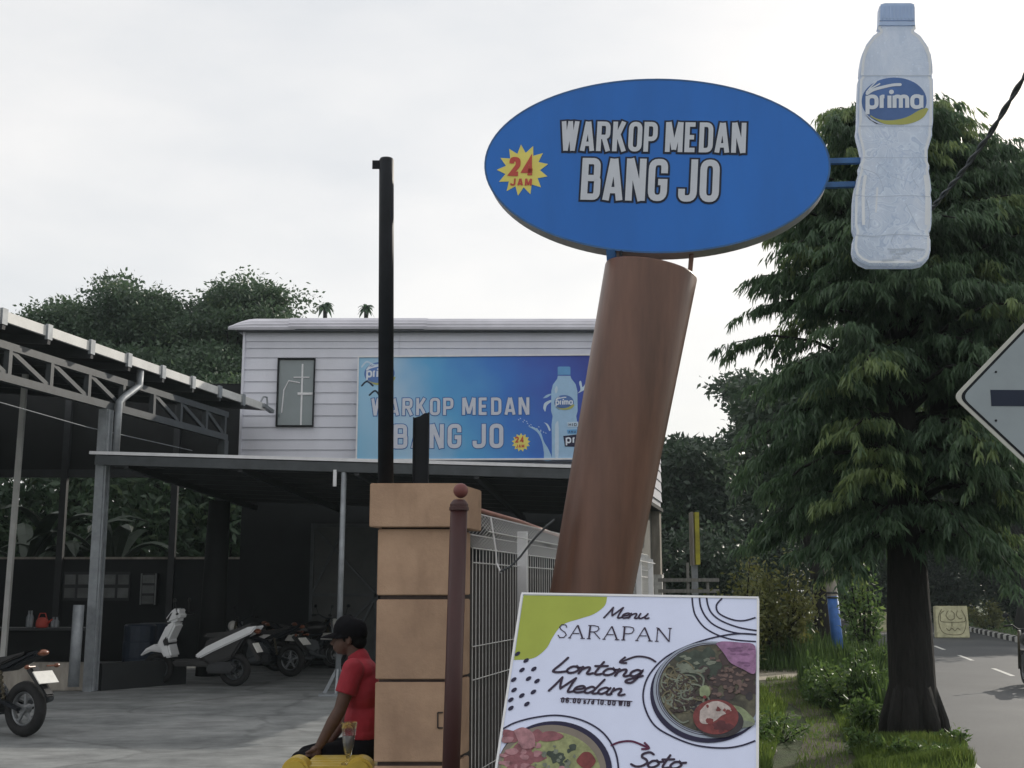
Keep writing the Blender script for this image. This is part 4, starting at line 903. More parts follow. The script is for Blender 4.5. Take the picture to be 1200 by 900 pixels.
# bottle shaped sign
BS = Plane(P(1047,160,7.32), (.990,-.139,-.052), (0,0,1))
outl = [(248,14),(262,11),(348,11),(360,15),(361,70),(363,84),(356,88),(356,97),(378,112),(398,140),(412,172),(417,205),(418,232),(413,242),(419,252),(420,300),(419,392),(416,410),(416,432),(409,455),(402,480),(402,515),(409,532),(405,545),(410,572),(414,606),(411,622),(415,640),(414,715),(411,735),(404,748),(411,766),(411,800),(404,826),(386,842),(360,848),(210,848),(186,838),(168,822),(162,800),(164,768),(170,748),(163,728),(163,690),(164,640),(168,606),(176,570),(184,545),(182,530),(190,512),(190,488),(184,462),(177,436),(174,420),(177,396),(179,300),(181,252),(188,243),(184,232),(186,205),(192,172),(206,140),(228,112),(250,97),(250,88),(243,84),(246,70)]
pc = lambda x, y: BS.uv(940+x/2.727, y/2.727)
bt = thing('bottle_sign', BS.M @ Vector((pc(290,848)[0], pc(290,848)[1], -.05)), 'large water bottle shaped sign with blue oval label beside the oval sign', 'sign')
def _bottle(t, b):
    tc = t.nodes.new('ShaderNodeTexCoord'); v = tc.outputs['Object']
    mpn = t.nodes.new('ShaderNodeMapping'); mpn.inputs['Scale'].default_value = (1.0,1.0,.45); t.links.new(v, mpn.inputs['Vector'])
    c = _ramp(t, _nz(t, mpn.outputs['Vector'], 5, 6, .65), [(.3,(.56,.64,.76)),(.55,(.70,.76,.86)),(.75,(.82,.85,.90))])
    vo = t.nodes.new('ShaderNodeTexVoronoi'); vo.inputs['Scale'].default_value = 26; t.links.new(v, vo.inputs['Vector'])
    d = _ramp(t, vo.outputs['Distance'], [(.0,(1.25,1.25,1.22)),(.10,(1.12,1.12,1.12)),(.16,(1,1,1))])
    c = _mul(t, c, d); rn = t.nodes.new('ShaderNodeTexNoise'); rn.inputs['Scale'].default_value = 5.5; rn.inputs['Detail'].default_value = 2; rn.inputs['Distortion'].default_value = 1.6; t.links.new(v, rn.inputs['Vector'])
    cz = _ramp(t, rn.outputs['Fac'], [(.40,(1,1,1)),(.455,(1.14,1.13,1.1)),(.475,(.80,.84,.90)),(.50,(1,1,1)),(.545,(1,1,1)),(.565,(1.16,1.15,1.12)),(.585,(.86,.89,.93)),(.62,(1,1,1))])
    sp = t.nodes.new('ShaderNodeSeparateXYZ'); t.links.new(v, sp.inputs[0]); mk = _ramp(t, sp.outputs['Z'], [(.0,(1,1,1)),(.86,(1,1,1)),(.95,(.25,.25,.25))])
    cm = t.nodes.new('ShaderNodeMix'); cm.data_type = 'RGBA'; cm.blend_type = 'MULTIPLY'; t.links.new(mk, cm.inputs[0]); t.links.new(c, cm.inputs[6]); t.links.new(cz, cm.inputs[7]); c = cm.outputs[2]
    t.links.new(c, b.inputs['Base Color']); b.inputs['Roughness'].default_value = .28; _bump(t, b, _nz(t, mpn.outputs['Vector'], 9, 4, .5), .6, .03)
    tr = t.nodes.new('ShaderNodeBsdfTranslucent'); t.links.new(c, tr.inputs['Color']); ms = t.nodes.new('ShaderNodeMixShader'); ms.inputs[0].default_value = .5
    t.links.new(b.outputs[0], ms.inputs[1]); t.links.new(tr.outputs[0], ms.inputs[2]); t.links.new(ms.outputs[0], t.nodes['Material Output'].inputs['Surface'])
M_bot = node_mat('printed_clear_bottle', _bottle)
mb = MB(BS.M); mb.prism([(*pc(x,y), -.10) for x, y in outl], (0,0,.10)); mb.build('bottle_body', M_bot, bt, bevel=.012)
mb = MB(BS.M); mb.prism([(*pc(x,y), .002) for x, y in [(250,17),(264,13),(346,13),(357,17),(358,68),(248,68)]], (0,0,.012)); 
for k in range(9): a = 254+k*12; mb.prism([(*pc(x,y), .0145) for x, y in [(a,20),(a+4,20),(a+4,64),(a,64)]], (0,0,.005))
mb.prism([(*pc(x,y), .002) for x, y in [(247,72),(359,72),(360,83),(246,83)]], (0,0,.010)); mb.build('bottle_cap', mat('pale_blue_cap', (.44,.57,.82), .4, var=.08), bt)
mb = MB(BS.M); oc_ = [pc(x, y) for x, y in outl]; cxb = sum(p[0] for p in oc_)/len(oc_); cyb = sum(p[1] for p in oc_)/len(oc_)
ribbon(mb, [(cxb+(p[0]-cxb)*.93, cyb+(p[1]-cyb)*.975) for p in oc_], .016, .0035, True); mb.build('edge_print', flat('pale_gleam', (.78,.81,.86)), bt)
# embossed ribs and creases of the bottle
mb = MB(BS.M); 
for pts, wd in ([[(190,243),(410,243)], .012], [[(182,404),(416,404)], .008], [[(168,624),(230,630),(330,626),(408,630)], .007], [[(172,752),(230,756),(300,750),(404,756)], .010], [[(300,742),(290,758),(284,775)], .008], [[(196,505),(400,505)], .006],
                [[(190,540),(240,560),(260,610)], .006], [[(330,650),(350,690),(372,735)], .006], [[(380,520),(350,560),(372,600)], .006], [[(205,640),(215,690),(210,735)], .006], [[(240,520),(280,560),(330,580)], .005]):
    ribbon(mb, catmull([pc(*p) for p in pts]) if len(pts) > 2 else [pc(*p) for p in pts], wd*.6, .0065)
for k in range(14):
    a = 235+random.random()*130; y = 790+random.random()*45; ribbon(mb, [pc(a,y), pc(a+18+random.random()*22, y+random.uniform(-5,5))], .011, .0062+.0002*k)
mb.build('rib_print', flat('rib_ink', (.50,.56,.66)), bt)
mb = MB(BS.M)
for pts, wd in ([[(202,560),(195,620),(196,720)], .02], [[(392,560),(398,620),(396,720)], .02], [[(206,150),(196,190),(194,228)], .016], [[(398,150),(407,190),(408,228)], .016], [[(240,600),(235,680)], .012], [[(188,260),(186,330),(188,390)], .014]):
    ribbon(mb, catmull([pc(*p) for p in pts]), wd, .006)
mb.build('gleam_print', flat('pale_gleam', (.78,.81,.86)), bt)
def prima_logo(pl, f, parent, z, k=1.0, blue=(.08,.17,.42)):
    """oval label: f maps label coordinates (0..1125, 0..900) to the plane"""
    cx, cy = f(535,435); rx = f(965,435)[0]-cx; ry = f(535,125)[1]-cy; s = rx/430
    mb = MB(pl.M); oval(mb, cx, cy, rx, ry, z, 56); lab = mb.build('label_oval', mat('label_blue', blue, .4, var=.35, scale=1.5), parent)
    mb = MB(pl.M); lo = [f(*p) for p in ((150,610),(210,680),(300,738),(420,750),(330,735),(240,690))]; mb.add([(*p, z+.001) for p in lo], [(0,1,2,3,4,5)]); mb.build('label_shadow', M_ink, lab)
    mb = MB(pl.M); up = catmull([f(*p) for p in ((225,620),(300,665),(430,690),(580,680),(720,640),(860,560),(960,525))]); dn = catmull([f(*p) for p in ((990,540),(930,640),(830,705),(700,742),(560,748),(400,735),(225,640))]); a = up+dn; mb.add([(*p, z+.0016) for p in a], [(i, i+1, len(a)-2-i, len(a)-1-i) for i in range(len(up)-1)]); mb.build('label_swoosh', flat('swoosh_yellow', (.42,.43,.13)), lab)
    mb = MB(pl.M); 
    for pts, wd in ([[(180,340),(260,290),(400,250),(520,225),(615,220)], 42], [[(200,290),(280,245),(345,210)], 20], [[(170,320),(220,260),(300,180)], 16]): ribbon(mb, catmull([f(*p) for p in pts]), wd*s, z+.0022+wd*1e-6, round_=True)
    x, y = f(185,530); h = f(185,365)[1]-y; write(mb, "prima", x, y, h*.98, LOW, stroke=.30, gap=.10, fit=f(945,530)[0]-x, z=z+.003); ix, iy = f(500,318); oval(mb, ix, iy, 33*s, 33*s, z+.0033, 16); mb.build('lettering', flat('label_white', (.70,.75,.84)), lab)
pl2 = lambda x, y: BS.uv(1000+x/11.25, 80+y/11.25)
prima_logo(BS, pl2, bt, .004)
for py in (184, 212): MB().bar(OS.M @ Vector((OS.uv(962,py)[0], OS.uv(962,py)[1], -.09)), BS.M @ Vector((BS.uv(1012,py)[0], BS.uv(1012,py)[1], -.07)), .035, .035).build('bracket_bar', M_rimblue, bt)
# twisted power cable coming down behind the bottle
ca = [P(1085,252,7.6), P(1097,238,7.45), P(1125,205,7.2), P(1160,157,6.9), P(1200,90,6.5), P(1262,-20,6.0), P(1320,-140,5.6)]
cp = [Vector((0,0,0))]*0
for i in range(len(ca)-1):
    for k in range(12): cp.append(ca[i].lerp(ca[i+1], k/12))
cab = thing('power_cable', cp[0], 'thick twisted grey cable rising from the bottle sign to the right', 'cable')
for ph in (0, math.pi):
    MB().tube([p + Vector((math.cos(i*.75+ph), 0, math.sin(i*.75+ph)))*.009 for i, p in enumerate(cp)], .0095, 6).build('strand', M_steel, cab, smooth=True)
# ================================================================== BILLBOARD ON THE FACADE
a3 = R(-2.5); BB = Plane(P(421,419,25.22), (math.cos(a3), math.sin(a3), 0), (0,0,1))
bw = BB.uv(736,417)[0]; bh = -BB.uv(421,538)[1]
bb = thing('billboard', BB.M @ Vector((bw/2, -bh, 0)), 'long blue printed billboard with bottle picture on the white siding', 'billboard')
def _bbp(t, b):
    tc = t.nodes.new('ShaderNodeTexCoord'); sp = t.nodes.new('ShaderNodeSeparateXYZ'); t.links.new(tc.outputs['Object'], sp.inputs[0])
    mr = t.nodes.new('ShaderNodeMath'); mr.operation = 'MULTIPLY_ADD'; mr.inputs[1].default_value = .35; t.links.new(sp.outputs['Z'], mr.inputs[0]); t.links.new(sp.outputs['X'], mr.inputs[2])
    n = _nz(t, tc.outputs['Object'], .9, 3, .5); m2 = t.nodes.new('ShaderNodeMath'); m2.operation = 'MULTIPLY_ADD'; m2.inputs[1].default_value = 1.6; t.links.new(n, m2.inputs[0]); t.links.new(mr.outputs[0], m2.inputs[2])
    m3 = t.nodes.new('ShaderNodeMapRange'); m3.inputs['From Min'].default_value = -2.0; m3.inputs['From Max'].default_value = 3.4; t.links.new(m2.outputs[0], m3.inputs['Value'])
    c = _ramp(t, m3.outputs[0], [(0,(.20,.52,.76)),(.22,(.40,.58,.76)),(.40,(.09,.38,.70)),(.65,(.03,.18,.60)),(.85,(.03,.09,.45)),(1,(.025,.05,.33))])
    t.links.new(c, b.inputs['Base Color']); b.inputs['Roughness'].default_value = .45
M_bbp = node_mat('billboard_print', _bbp)
mb = MB(BB.M); mb.prism([(0,-bh,-.05),(bw,-bh,-.05),(bw,0,-.05),(0,0,-.05)], (0,0,.05)); mb.build('panel', M_bbp, bb)
for (x0,y0,x1,y1) in ((-.03,-.0,bw+.03,.035),(-.03,-bh-.035,bw+.03,-bh)): mb = MB(BB.M); mb.prism([(x0,y0,-.05),(x1,y0,-.05),(x1,y1,-.05),(x0,y1,-.05)], (0,0,.075)); mb.build('frame_bar', M_white, bb)
for x in (-.03, bw): mb = MB(BB.M); mb.prism([(x,-bh,-.05),(x+.03,-bh,-.05),(x+.03,0,-.05),(x,0,-.05)], (0,0,.075)); mb.build('frame_bar', M_white, bb)
lt = MB(BB.M); ol = MB(BB.M)
for txt, x0, x1, yb, yt in (("WARKOP MEDAN", 436.5, 622.5, 487, 467), ("BANG JO", 463.5, 592.5, 525.5, 497.5)):
    x, y, wd, h = w2(BB, x0, x1, yb, yt); write(ol, txt, x, y, h, stroke=.17, fit=wd, z=.004, grow=.035, gap=.14, space=.3); write(lt, txt, x, y, h, stroke=.17, fit=wd, z=.009, gap=.14, space=.3)
ol.build('letter_outline', flat('print_blue_dark', (.05,.15,.42)), bb); lt.build('lettering', flat('print_grey', (.60,.63,.72)), bb)
sx, sy = BB.uv(610.5,518.5); mb = MB(BB.M); r1 = BB.uv(621.5,518)[0]-sx; star(mb, sx, sy, r1, r1*.74, 13, .004, .1); bst = mb.build('starburst', M_yel, bb)
mb = MB(BB.M); x, y, wd, h = w2(BB, 604.5, 615.5, 518.5, 512); write(mb, "24", x, y, h, stroke=.26, fit=wd, z=.008); x, y, wd, h = w2(BB, 605, 615, 524.5, 521); write(mb, "JAM", x, y, h, stroke=.22, fit=wd, z=.008); mb.build('lettering', M_redt, bst)
# printed bottle (coordinates of the enlarged crop: 6.425 px per photo pixel)
pc2 = lambda x, y: BB.uv(600+x/6.425, 410+y/6.425)
def shape(name, pts, m, z, parent=bb, sm=True, pl=BB, f=pc2):
    q = [f(*p) for p in pts]; q = catmull(q+[q[0]], 4)[:-1] if sm else q
    mb = MB(pl.M); mb.poly([(a, b, z) for a, b in q]); return mb.build(name, m, parent)
M_pb1 = flat('print_pale_blue', (.36,.55,.76)); M_pb2 = flat('print_mid_blue', (.14,.36,.66)); M_pb3 = flat('print_light', (.55,.68,.82))
bot = shape('bottle_print', [(345,195),(440,195),(446,215),(480,260),(492,310),(494,460),(484,500),(492,560),(490,700),(496,830),(300,830),(300,700),(298,560),(306,500),(294,460),(296,310),(308,262),(340,218)], M_pb1, .003, sm=False)
shape('cap_print', [(344,130),(355,126),(430,126),(440,132),(440,188),(344,188)], M_pb2, .005, bot, sm=False)
shape('splash_print', [(120,575),(170,585),(215,620),(240,690),(270,740),(296,800),(296,832),(245,832),(240,770),(225,690),(190,620)], M_pb1, .002); shape('splash_print', [(235,440),(245,400),(290,378),(296,390),(262,420),(250,465)], M_pb3, .002)
shape('splash_print', [(232,365),(260,340),(296,330),(290,342),(260,360)], M_pb1, .0022); shape('splash_print', [(490,330),(515,300),(505,245),(520,235),(530,280),(545,265),(560,240),(560,290),(530,310)], M_pb3, .002)
shape('splash_print', [(240,545),(270,560),(290,600),(280,610),(262,570)], M_pb3, .0024); shape('gleam_print', [(325,560),(350,550),(350,800),(325,800)], M_pb3, .006, bot)
shape('gleam_print', [(320,300),(335,270),(345,300),(330,330)], M_pb3, .006, bot)
for k in range(16): a = 50+k*13+random.uniform(-8,8); y = 510+k*7+random.uniform(-14,14); shape('droplet_print', [(a,y),(a+7,y+3),(a+9,y+8),(a+2,y+7)], M_pb3, .0025)
prima_logo(BB, lambda x, y: pc2(300+x*.172, 318+y*.178), bot, .008)
for (x0,y0,x1,y1,txt,m1,m2) in ((415,545,498,582,"HID",M_pb3,M_ink),(413,602,490,632,"AKU",M_pb2,M_ink)):
    q = shape('slogan_tag', [(x0,y0),(x1,y0-4),(x1,y1-2),(x0+6,y1)], m1 if txt == "HID" else M_pb2, .010, bot, sm=False); mb = MB(BB.M); a = pc2(x0+14,y1-8); b = pc2(x1-6,y1-8); c = pc2(x0+14,y0+8); write(mb, txt, a[0], a[1], c[1]-a[1], stroke=.2, fit=b[0]-a[0], z=.013); mb.build('lettering', m2, q)
q = shape('slogan_tag', [(386,648),(500,636),(500,730),(398,728)], M_ink, .010, bot, sm=False); mb = MB(BB.M); a = pc2(410,700); c = pc2(410,662); write(mb, "pr", a[0], a[1], c[1]-a[1], LOW, stroke=.3, gap=.2, fit=pc2(484,700)[0]-a[0], z=.013); mb.build('lettering', flat('label_white', (.7,.75,.84)), q)
prima_logo(BB, lambda x, y: BB.uv(422.5+x*.0415, 419+y*.043), bb, .004)
for k, pts in enumerate([[(424,452),(430,447),(437,452)], [(433,463),(440,458),(446,466)], [(424,430),(430,424),(440,428),(452,424)]]):
    mb = MB(BB.M); ribbon(mb, catmull([BB.uv(*p) for p in pts]), .035, .0035+k*.0003, round_=True); mb.build('splash_print', M_letterd if k < 2 else M_pb3, bb)
# ================================================================== GATE PILLAR
PY = 7.0
pil = thing('gate_pillar', (P(482,700,PY).x, PY+.2, 0), 'square gate pillar of sand coloured stone blocks with overhanging cap', 'pillar')
xl, xr = P(441,720,PY).x, P(527,720,PY).x
def course(name, zt, zb, dl=0.0, dr=0.0, dy=0.0, m=M_block, bev=.005, split=True):
    a, b = xl-dl, xr+dr; D = ROADDIR*(.46+dy); f = Vector((0,-dy*.8,0))
    def blk(x0, x1, dd0, dd1):
        mb = MB(); mb.prism([Vector((x0,PY,zb))+f+ROADDIR*dd0, Vector((x1,PY,zb))+f+ROADDIR*dd0, Vector((x1,PY,zb))+f+ROADDIR*dd1, Vector((x0,PY,zb))+f+ROADDIR*dd1], (0,0,zt-zb)); mb.build(name, m, pil, bevel=bev)
    blk(a, b, 0, .46+dy*1.6)
zz = lambda py: P(480, py, PY).z
course('cap_stone', zz(567), zz(618), .047, .047, .055)
for t_, b_ in ((620,697.5),(702.5,796),(799.5,893),(898,990)): course('stone_block', zz(t_), max(zz(b_), .02))
mb = MB(); mb.prism([Vector((xl+.02,PY+.02,0)), Vector((xr-.02,PY+.02,0)), Vector((xr-.02,PY+.02,0))+ROADDIR*.42, Vector((xl+.02,PY+.02,0))+ROADDIR*.42], (0,0,zz(570))); mb.build('pillar_core', M_mortar, pil)
mk = MB(); e = ROADDIR*.012; x = xr+.004
mb = MB()
for (px0,py0,px1,py1) in ((513,835,513,853),(513,835,519,835),(513,853,519,853)): a = P(px0,py0,PY-.004); b = P(px1,py1,PY-.004); mb.bar(a, b, .008, .006, Vector((0,1,0)))
mb.build('hinge_scar', M_mortar, pil)
# black steel posts standing on the pillar cap
b0 = Vector((P(452,566,7.12).x, 7.12, zz(567)+.001)); t0 = P(453,186,7.12); tp = thing('steel_post', b0, 'tall black round steel post with a tab, on the gate pillar', 'post', 'black posts on the gate pillar')
mb = MB(); mb.tube([b0, t0-Z*.012, t0], [.047,.046,.040], 20); o = mb.build('post_tube', M_black, tp, smooth=True)
mb = MB(); q = P(441,193,7.12); mb.box(q, (.05,.008,.055)); mb.box(q+Vector((-.012,-.006,.008)), (.012,.004,.012)); mb.build('tab', M_black, tp)
b1 = Vector((P(493,566,7.25).x, 7.25, zz(567)+.001)); hh = P(492,484,7.25).z-b1.z; tp2 = thing('steel_post', b1, 'short cut off black steel channel on the gate pillar', 'post', 'black posts on the gate pillar')
mb = MB(); mb.prism([b1+Vector((-.048,0,0)), b1+Vector((-.048,0,hh-.03)), b1+Vector((-.01,0,hh-.02)), b1+Vector((.02,0,hh)), b1+Vector((.046,0,hh)), b1+Vector((.046,0,0))], ROADDIR*.012); mb.build('channel_web', M_black, tp2)
for dx in (-.046,.044):
    mb = MB(); mb.prism([b1+Vector((dx-.004,-.03,0)), b1+Vector((dx+.004,-.03,0)), b1+Vector((dx+.004,-.001,0)), b1+Vector((dx-.004,-.001,0))], (0,0,hh-(.03 if dx < 0 else 0))); mb.build('channel_flange', M_black, tp2)
# maroon round post with a ball
mt, mbm = P(538,592,6.55), P(528.5,900,6.55); dn = (mbm-mt).normalized(); mg = mt + dn*((mt.z)/-dn.z); mp_ = thing('ball_post', mg, 'maroon round steel post with ball top in front of the pillar', 'post')
MB().tube([mg, mt], [.047,.047], 20).build('post_tube', M_maroon, mp_, smooth=True)
MB().lathe([(.047,-.03),(.054,-.028),(.054,-.012),(.05,-.01),(.05,.005),(.04,.02),(.03,.03)], mt, 20).build('collar', M_maroon, mp_)
MB().ball(P(540,575,6.55), .041, 20, 12).build('ball', mat('maroon_ball', (.16,.05,.045), .45, var=.3, scale=9), mp_, smooth=True)
# ================================================================== WIRE MESH FENCE
FO = Vector((xr+.0, PY, 0)); Fp = lambda s, b=0.0, z=0.0: FO + ROADDIR*s + ROADN*b + Z*z
fence = thing('mesh_fence', Fp(.5), 'white welded wire mesh fence with rolled triangular top edge', 'fence')
def rod(mb, pts, r): mb.tube(pts, r, 4, cap=True)
wz = [.18,.24,.50,1.05,1.25,1.76,1.85]; r0 = .0031
vw = MB(); W0 = [(0,.12),(0,1.85),(.10,1.95),(.0,2.07),(-.10,1.95),(0,1.85)]
vw.tube([ROADN*b+Z*z for b, z in W0], r0, 3, cap=False)
first = vw.build('vertical_wire', M_wire, fence, local=True); fb = BASE[fence.name_full]
S_ = np.arange(.52, 10.4, .088); first.location = Fp(S_[0])-fb
for s in S_[1:]: piece('vertical_wire', first.data, fence, Fp(s)-fb)
for z, b in [(z, .008) for z in wz] + [(1.95,.105),(2.07,.0),(1.95,-.105)]:
    mb = MB(); rod(mb, [Fp(.5,b,z), Fp(10.4,b,z)], r0*1.15); mb.build('horizontal_wire', M_wire, fence)
for s in (1.82, 4.2, 6.6, 9.0, 10.4):
    mb = MB(); mb.bar(Fp(s,.035,0), Fp(s,.035,2.0), .07, .04, ROADDIR); o = mb.build('fence_post', M_white, fence); MB().box(Fp(s,.035,2.006), (.08,.06,.01)).build('post_cap', M_white, o)
MB().tube([Fp(.55,-.12,2.13), Fp(2.4,-.12,2.12), Fp(4.9,-.12,2.06)], .016, 8).build('handrail', mat('pinkish_pipe', (.34,.17,.14), .5, var=.2), fence, smooth=True)
mb = MB(); mb.prism([Fp(.54,-.085,.08), Fp(6.5,-.085,.08), Fp(6.5,-.079,.08), Fp(.54,-.079,.08)], (0,0,1.70)); tag(mb.build('lining_sheet', mat('dark_lining', (.035,.03,.03), .85, var=.35, scale=2.5)), 'dark brown sheet lining the inside of the mesh fence', 'sheet')
st = [P(575,606,7.6), P(578,625,7.6), P(581,645,7.6), P(582,660,7.6), P(587,671,7.55)]; tag(MB().tube(st, .006, 5).build('string', M_white), 'loose white string hanging down over the fence top', 'string')
st = [P(586,670,7.5), P(598,664,7.52), P(610,652,7.55), P(622,636,7.55), P(640,617,7.5), P(650,609,7.5)]; tag(MB().tube(st, .007, 6).build('tie_wire', M_steel), 'dark tie wire running from the fence to the brown column', 'wire')
# ================================================================== MENU BOARD
TL, TR = P(613,697,4.5), P(887,702,4.30)
MP = Plane(TL, TR-TL, (.1348,.4973,.857)); mw = MP.uv(887,702)[0]; mh = (TL.z-.12)/MP.V.z
menu = thing('menu_board', MP.M @ Vector((mw/2,-mh,-.2)), 'white printed breakfast menu board with food pictures leaning before the fence', 'menu board')
tcp = lambda x, y: MP.uv(560+x/3.53, 680+y/3.53)
mb = MB(MP.M); mb.prism([(0,-mh,-.018),(mw,-mh,-.018),(mw,0,-.018),(0,0,-.018)], (0,0,.018)); mb.build('panel', M_print, menu)
for a, b in (((-.006,.004),(mw+.006,.004)), ((-.004,0),(-.004,-mh)), ((mw+.004,0),(mw+.004,-mh))): mb = MB(MP.M); mb.bar((*a,-.008), (*b,-.008), .008, .024, Vector((0,0,1))); mb.build('frame_bar', M_white, menu)
for u in (.06, mw-.06):
    a = MP.M @ Vector((u,-.1,-.03)); mb = MB(); mb.bar(a, Vector((a.x+.02, a.y+.35, 0)), .03, .02); mb.build('leg', M_galv, menu)
    a = MP.M @ Vector((u,-mh+.02,-.03)); mb = MB(); mb.bar(a+Z*.05, Vector((a.x, a.y, 0)), .03, .02); mb.build('leg', M_galv, menu)
cl = lambda p: (min(max(p[0], .002), mw-.002), p[1])
def mshape(name, pts, m, z, parent=menu, sm=True):
    q = [tcp(*p) for p in pts]; q = catmull(q+[q[0]], 5)[:-1] if sm else q
    mb = MB(MP.M); mb.poly([(*cl(p), z) for p in q]); return mb.build(name, m, parent)
def moval(cx, cy, rx, ry, n=64): return [(cx+rx*math.cos(2*math.pi*k/n), cy+ry*math.sin(2*math.pi*k/n)) for k in range(n)]
def mline(mb, pts, wpx, z, closed=False, rnd=False):
    q = catmull([tcp(*p) for p in pts], 8) if not closed else [tcp(*p) for p in pts]
    q = [p for p in q if -.001 <= p[0] <= mw+.001]; ribbon(mb, q, wpx*.00091, z, closed, rnd)
oc = catmull([tcp(*p) for p in [(535,66),(525,105),(480,140),(420,160),(350,185),(310,235),(285,280),(240,318),(195,328),(150,330)]], 5)
ov = oc[-1][1]; mb = MB(MP.M); mb.poly([(.002,-.002,.0008)] + [(max(p[0], .003), min(p[1], -.002), .0008) for p in oc[:-1]] + [(.002, ov, .0008)]); mb.build('olive_shape', M_olive, menu)
mb = MB(MP.M)
for k, pts in enumerate([[(886,62),(890,110),(905,155),(950,205),(1040,243),(1160,255)], [(916,62),(922,110),(945,155),(985,190),(1060,217),(1160,226)], [(945,62),(952,105),(970,140),(1010,170),(1080,196),(1160,210)], [(1010,76),(987,105),(998,138),(1050,163),(1100,168),(1160,152)],
        [(1160,226),(1080,222),(985,236),(880,268),(780,318),(712,388),(685,460),(692,530),(730,600),(800,645),(900,683),(1010,695),(1090,685),(1160,660)], [(95,622),(150,592),(230,570),(330,560),(430,580),(510,625),(560,690),(580,760),(578,830),(560,900)]]): mline(mb, pts, 6.5, .0012+k*.0003)
mb.build('line_print', M_ink, menu)
for k, (x, y) in enumerate([(160,305),(200,333),(232,368),(183,372),(147,412),(210,408),(245,418),(150,455),(182,478),(230,463),(122,495),(137,530),(203,513)]):
    a = tcp(x, y); mb = MB(MP.M); oval(mb, max(a[0], .012), a[1], .0115, .0070, .0024, 14, tilt=.75); mb.build('dot_print', M_ink, menu)
def mtext(name, txt, x0, x1, yb, yt, font, m, stroke, z=.0026, tilt=0, **kw):
    a = tcp(x0, yb); b = tcp(x1, yb); c = tcp(x0, yt); mb = MB(MP.M); write(mb, txt, a[0], a[1], c[1]-a[1], font, stroke=stroke, z=z, fit=b[0]-a[0], tilt=tilt, **kw); mb.build(name, m, menu)
M_ink2 = flat('plum_ink', (.035,.022,.045))
sk = dict(smooth=True, round_=True, slant=.22, gap=-.03, space=.25)
mtext('lettering', "Menu", 522, 706, 156, 112, SCRIPT, M_ink2, .15, **sk); mtext('lettering', "SARAPAN", 330, 800, 238, 184, SERIF, M_ink2, .07, gap=.16, tilt=-.012)
mtext('lettering', "Lontong", 306, 680, 380, 318, SCRIPT, M_ink2, .15, tilt=-.03, **sk); mtext('lettering', "Medan", 294, 606, 458, 398, SCRIPT, M_ink2, .15, tilt=-.03, **sk)
mtext('lettering', "Soto", 640, 848, 772, 708, SCRIPT, M_ink2, .15, **sk); mtext('lettering', "06.00 s/d 10.00 WIB", 346, 634, 506, 486, CAPS, M_ink2, .26, tilt=-.02, gap=.2)
mb = MB(MP.M); mline(mb, [(342,492),(440,494),(540,499),(640,504)], 4, .0052); mb.build('strike_line', M_ink2, menu)
for pts, hd, m in (([(735,338),(705,322),(655,317),(596,338)], [(612,318),(588,340),(618,344)], M_ink2), ([(553,684),(590,670),(640,668),(700,692)], [(688,672),(708,696),(676,700)], flat('plum_red_ink', (.09,.015,.05)))):
    mb = MB(MP.M); mline(mb, pts, 8, .0026, rnd=True); mline(mb, hd, 8, .0030); mb.build('arrow_print', m, menu)
# --- printed plate of food, upper right
rng = np.random.default_rng(55); random.seed(55)
M_pl = mat('print_plate', (.30,.34,.42), .5, var=.12, scale=8)
pl0 = mshape('plate_print', moval(955,470,242,204), M_ink, .0030, sm=False); mshape('plate_rim', moval(966,455,240,201), M_pl, .0034, pl0, sm=False)
mb = MB(MP.M); mline(mb, moval(968,452,231,193), 3, .0038, True) if False else None
M_food = mat('print_broth', (.05,.05,.042), .5, var=.6, scale=26, col2=(.14,.13,.085), detail=8); fd = mshape('food_print', moval(972,450,222,184), M_food, .0042, pl0, sm=False)
def blob(cx, cy, r, n=9, jit=.35, ry=None): return [(cx+r*(1+random.uniform(-jit,jit))*math.cos(6.283*k/n), cy+(ry or r)*(1+random.uniform(-jit,jit))*math.sin(6.283*k/n)) for k in range(n)]
def many(name, m, n, fn, z, parent):
    mb = MB(MP.M)
    for k in range(n):
        q = [tcp(*p) for p in fn(k)]; q = catmull(q+[q[0]], 3)[:-1]; mb.poly([(*cl(p), z+.00004*k) for p in q])
    o = mb.build(name, m, parent); o['kind'] = 'stuff'; return o
M_f = {k: mat('print_'+k, c, .5, var=.35, scale=40, detail=6) for k, c in dict(noodle=(.13,.115,.07), green=(.04,.055,.042), pale=(.16,.18,.14), beef=(.045,.03,.03), beeflight=(.13,.085,.075), shrimp=(.27,.14,.26), shrimpdark=(.17,.08,.17), chilli=(.17,.035,.035), chillidark=(.09,.02,.025), eggwhite=(.42,.36,.34), cucumber=(.21,.25,.14), soup=(.26,.28,.13), meat=(.23,.085,.10), meatlight=(.34,.17,.19), shade=(.03,.025,.03)).items()}
many('leaf_print', M_f['green'], 34, lambda k: blob(random.uniform(820,990), random.uniform(300,400), random.uniform(12,30)), .0046, fd)
many('leaf_print', M_f['pale'], 22, lambda k: blob(random.uniform(830,980), random.uniform(315,395), random.uniform(8,20), ry=random.uniform(5,10)), .0062, fd)
many('beef_print', M_f['beef'], 46, lambda k: blob(random.gauss(1050,55), random.gauss(410,45), random.uniform(14,26)), .0046, fd)
many('beef_print', M_f['beeflight'], 46, lambda k: blob(random.gauss(1040,55), random.gauss(410,42), random.uniform(6,13), ry=random.uniform(4,9)), .0066, fd)
mb = MB(MP.M)
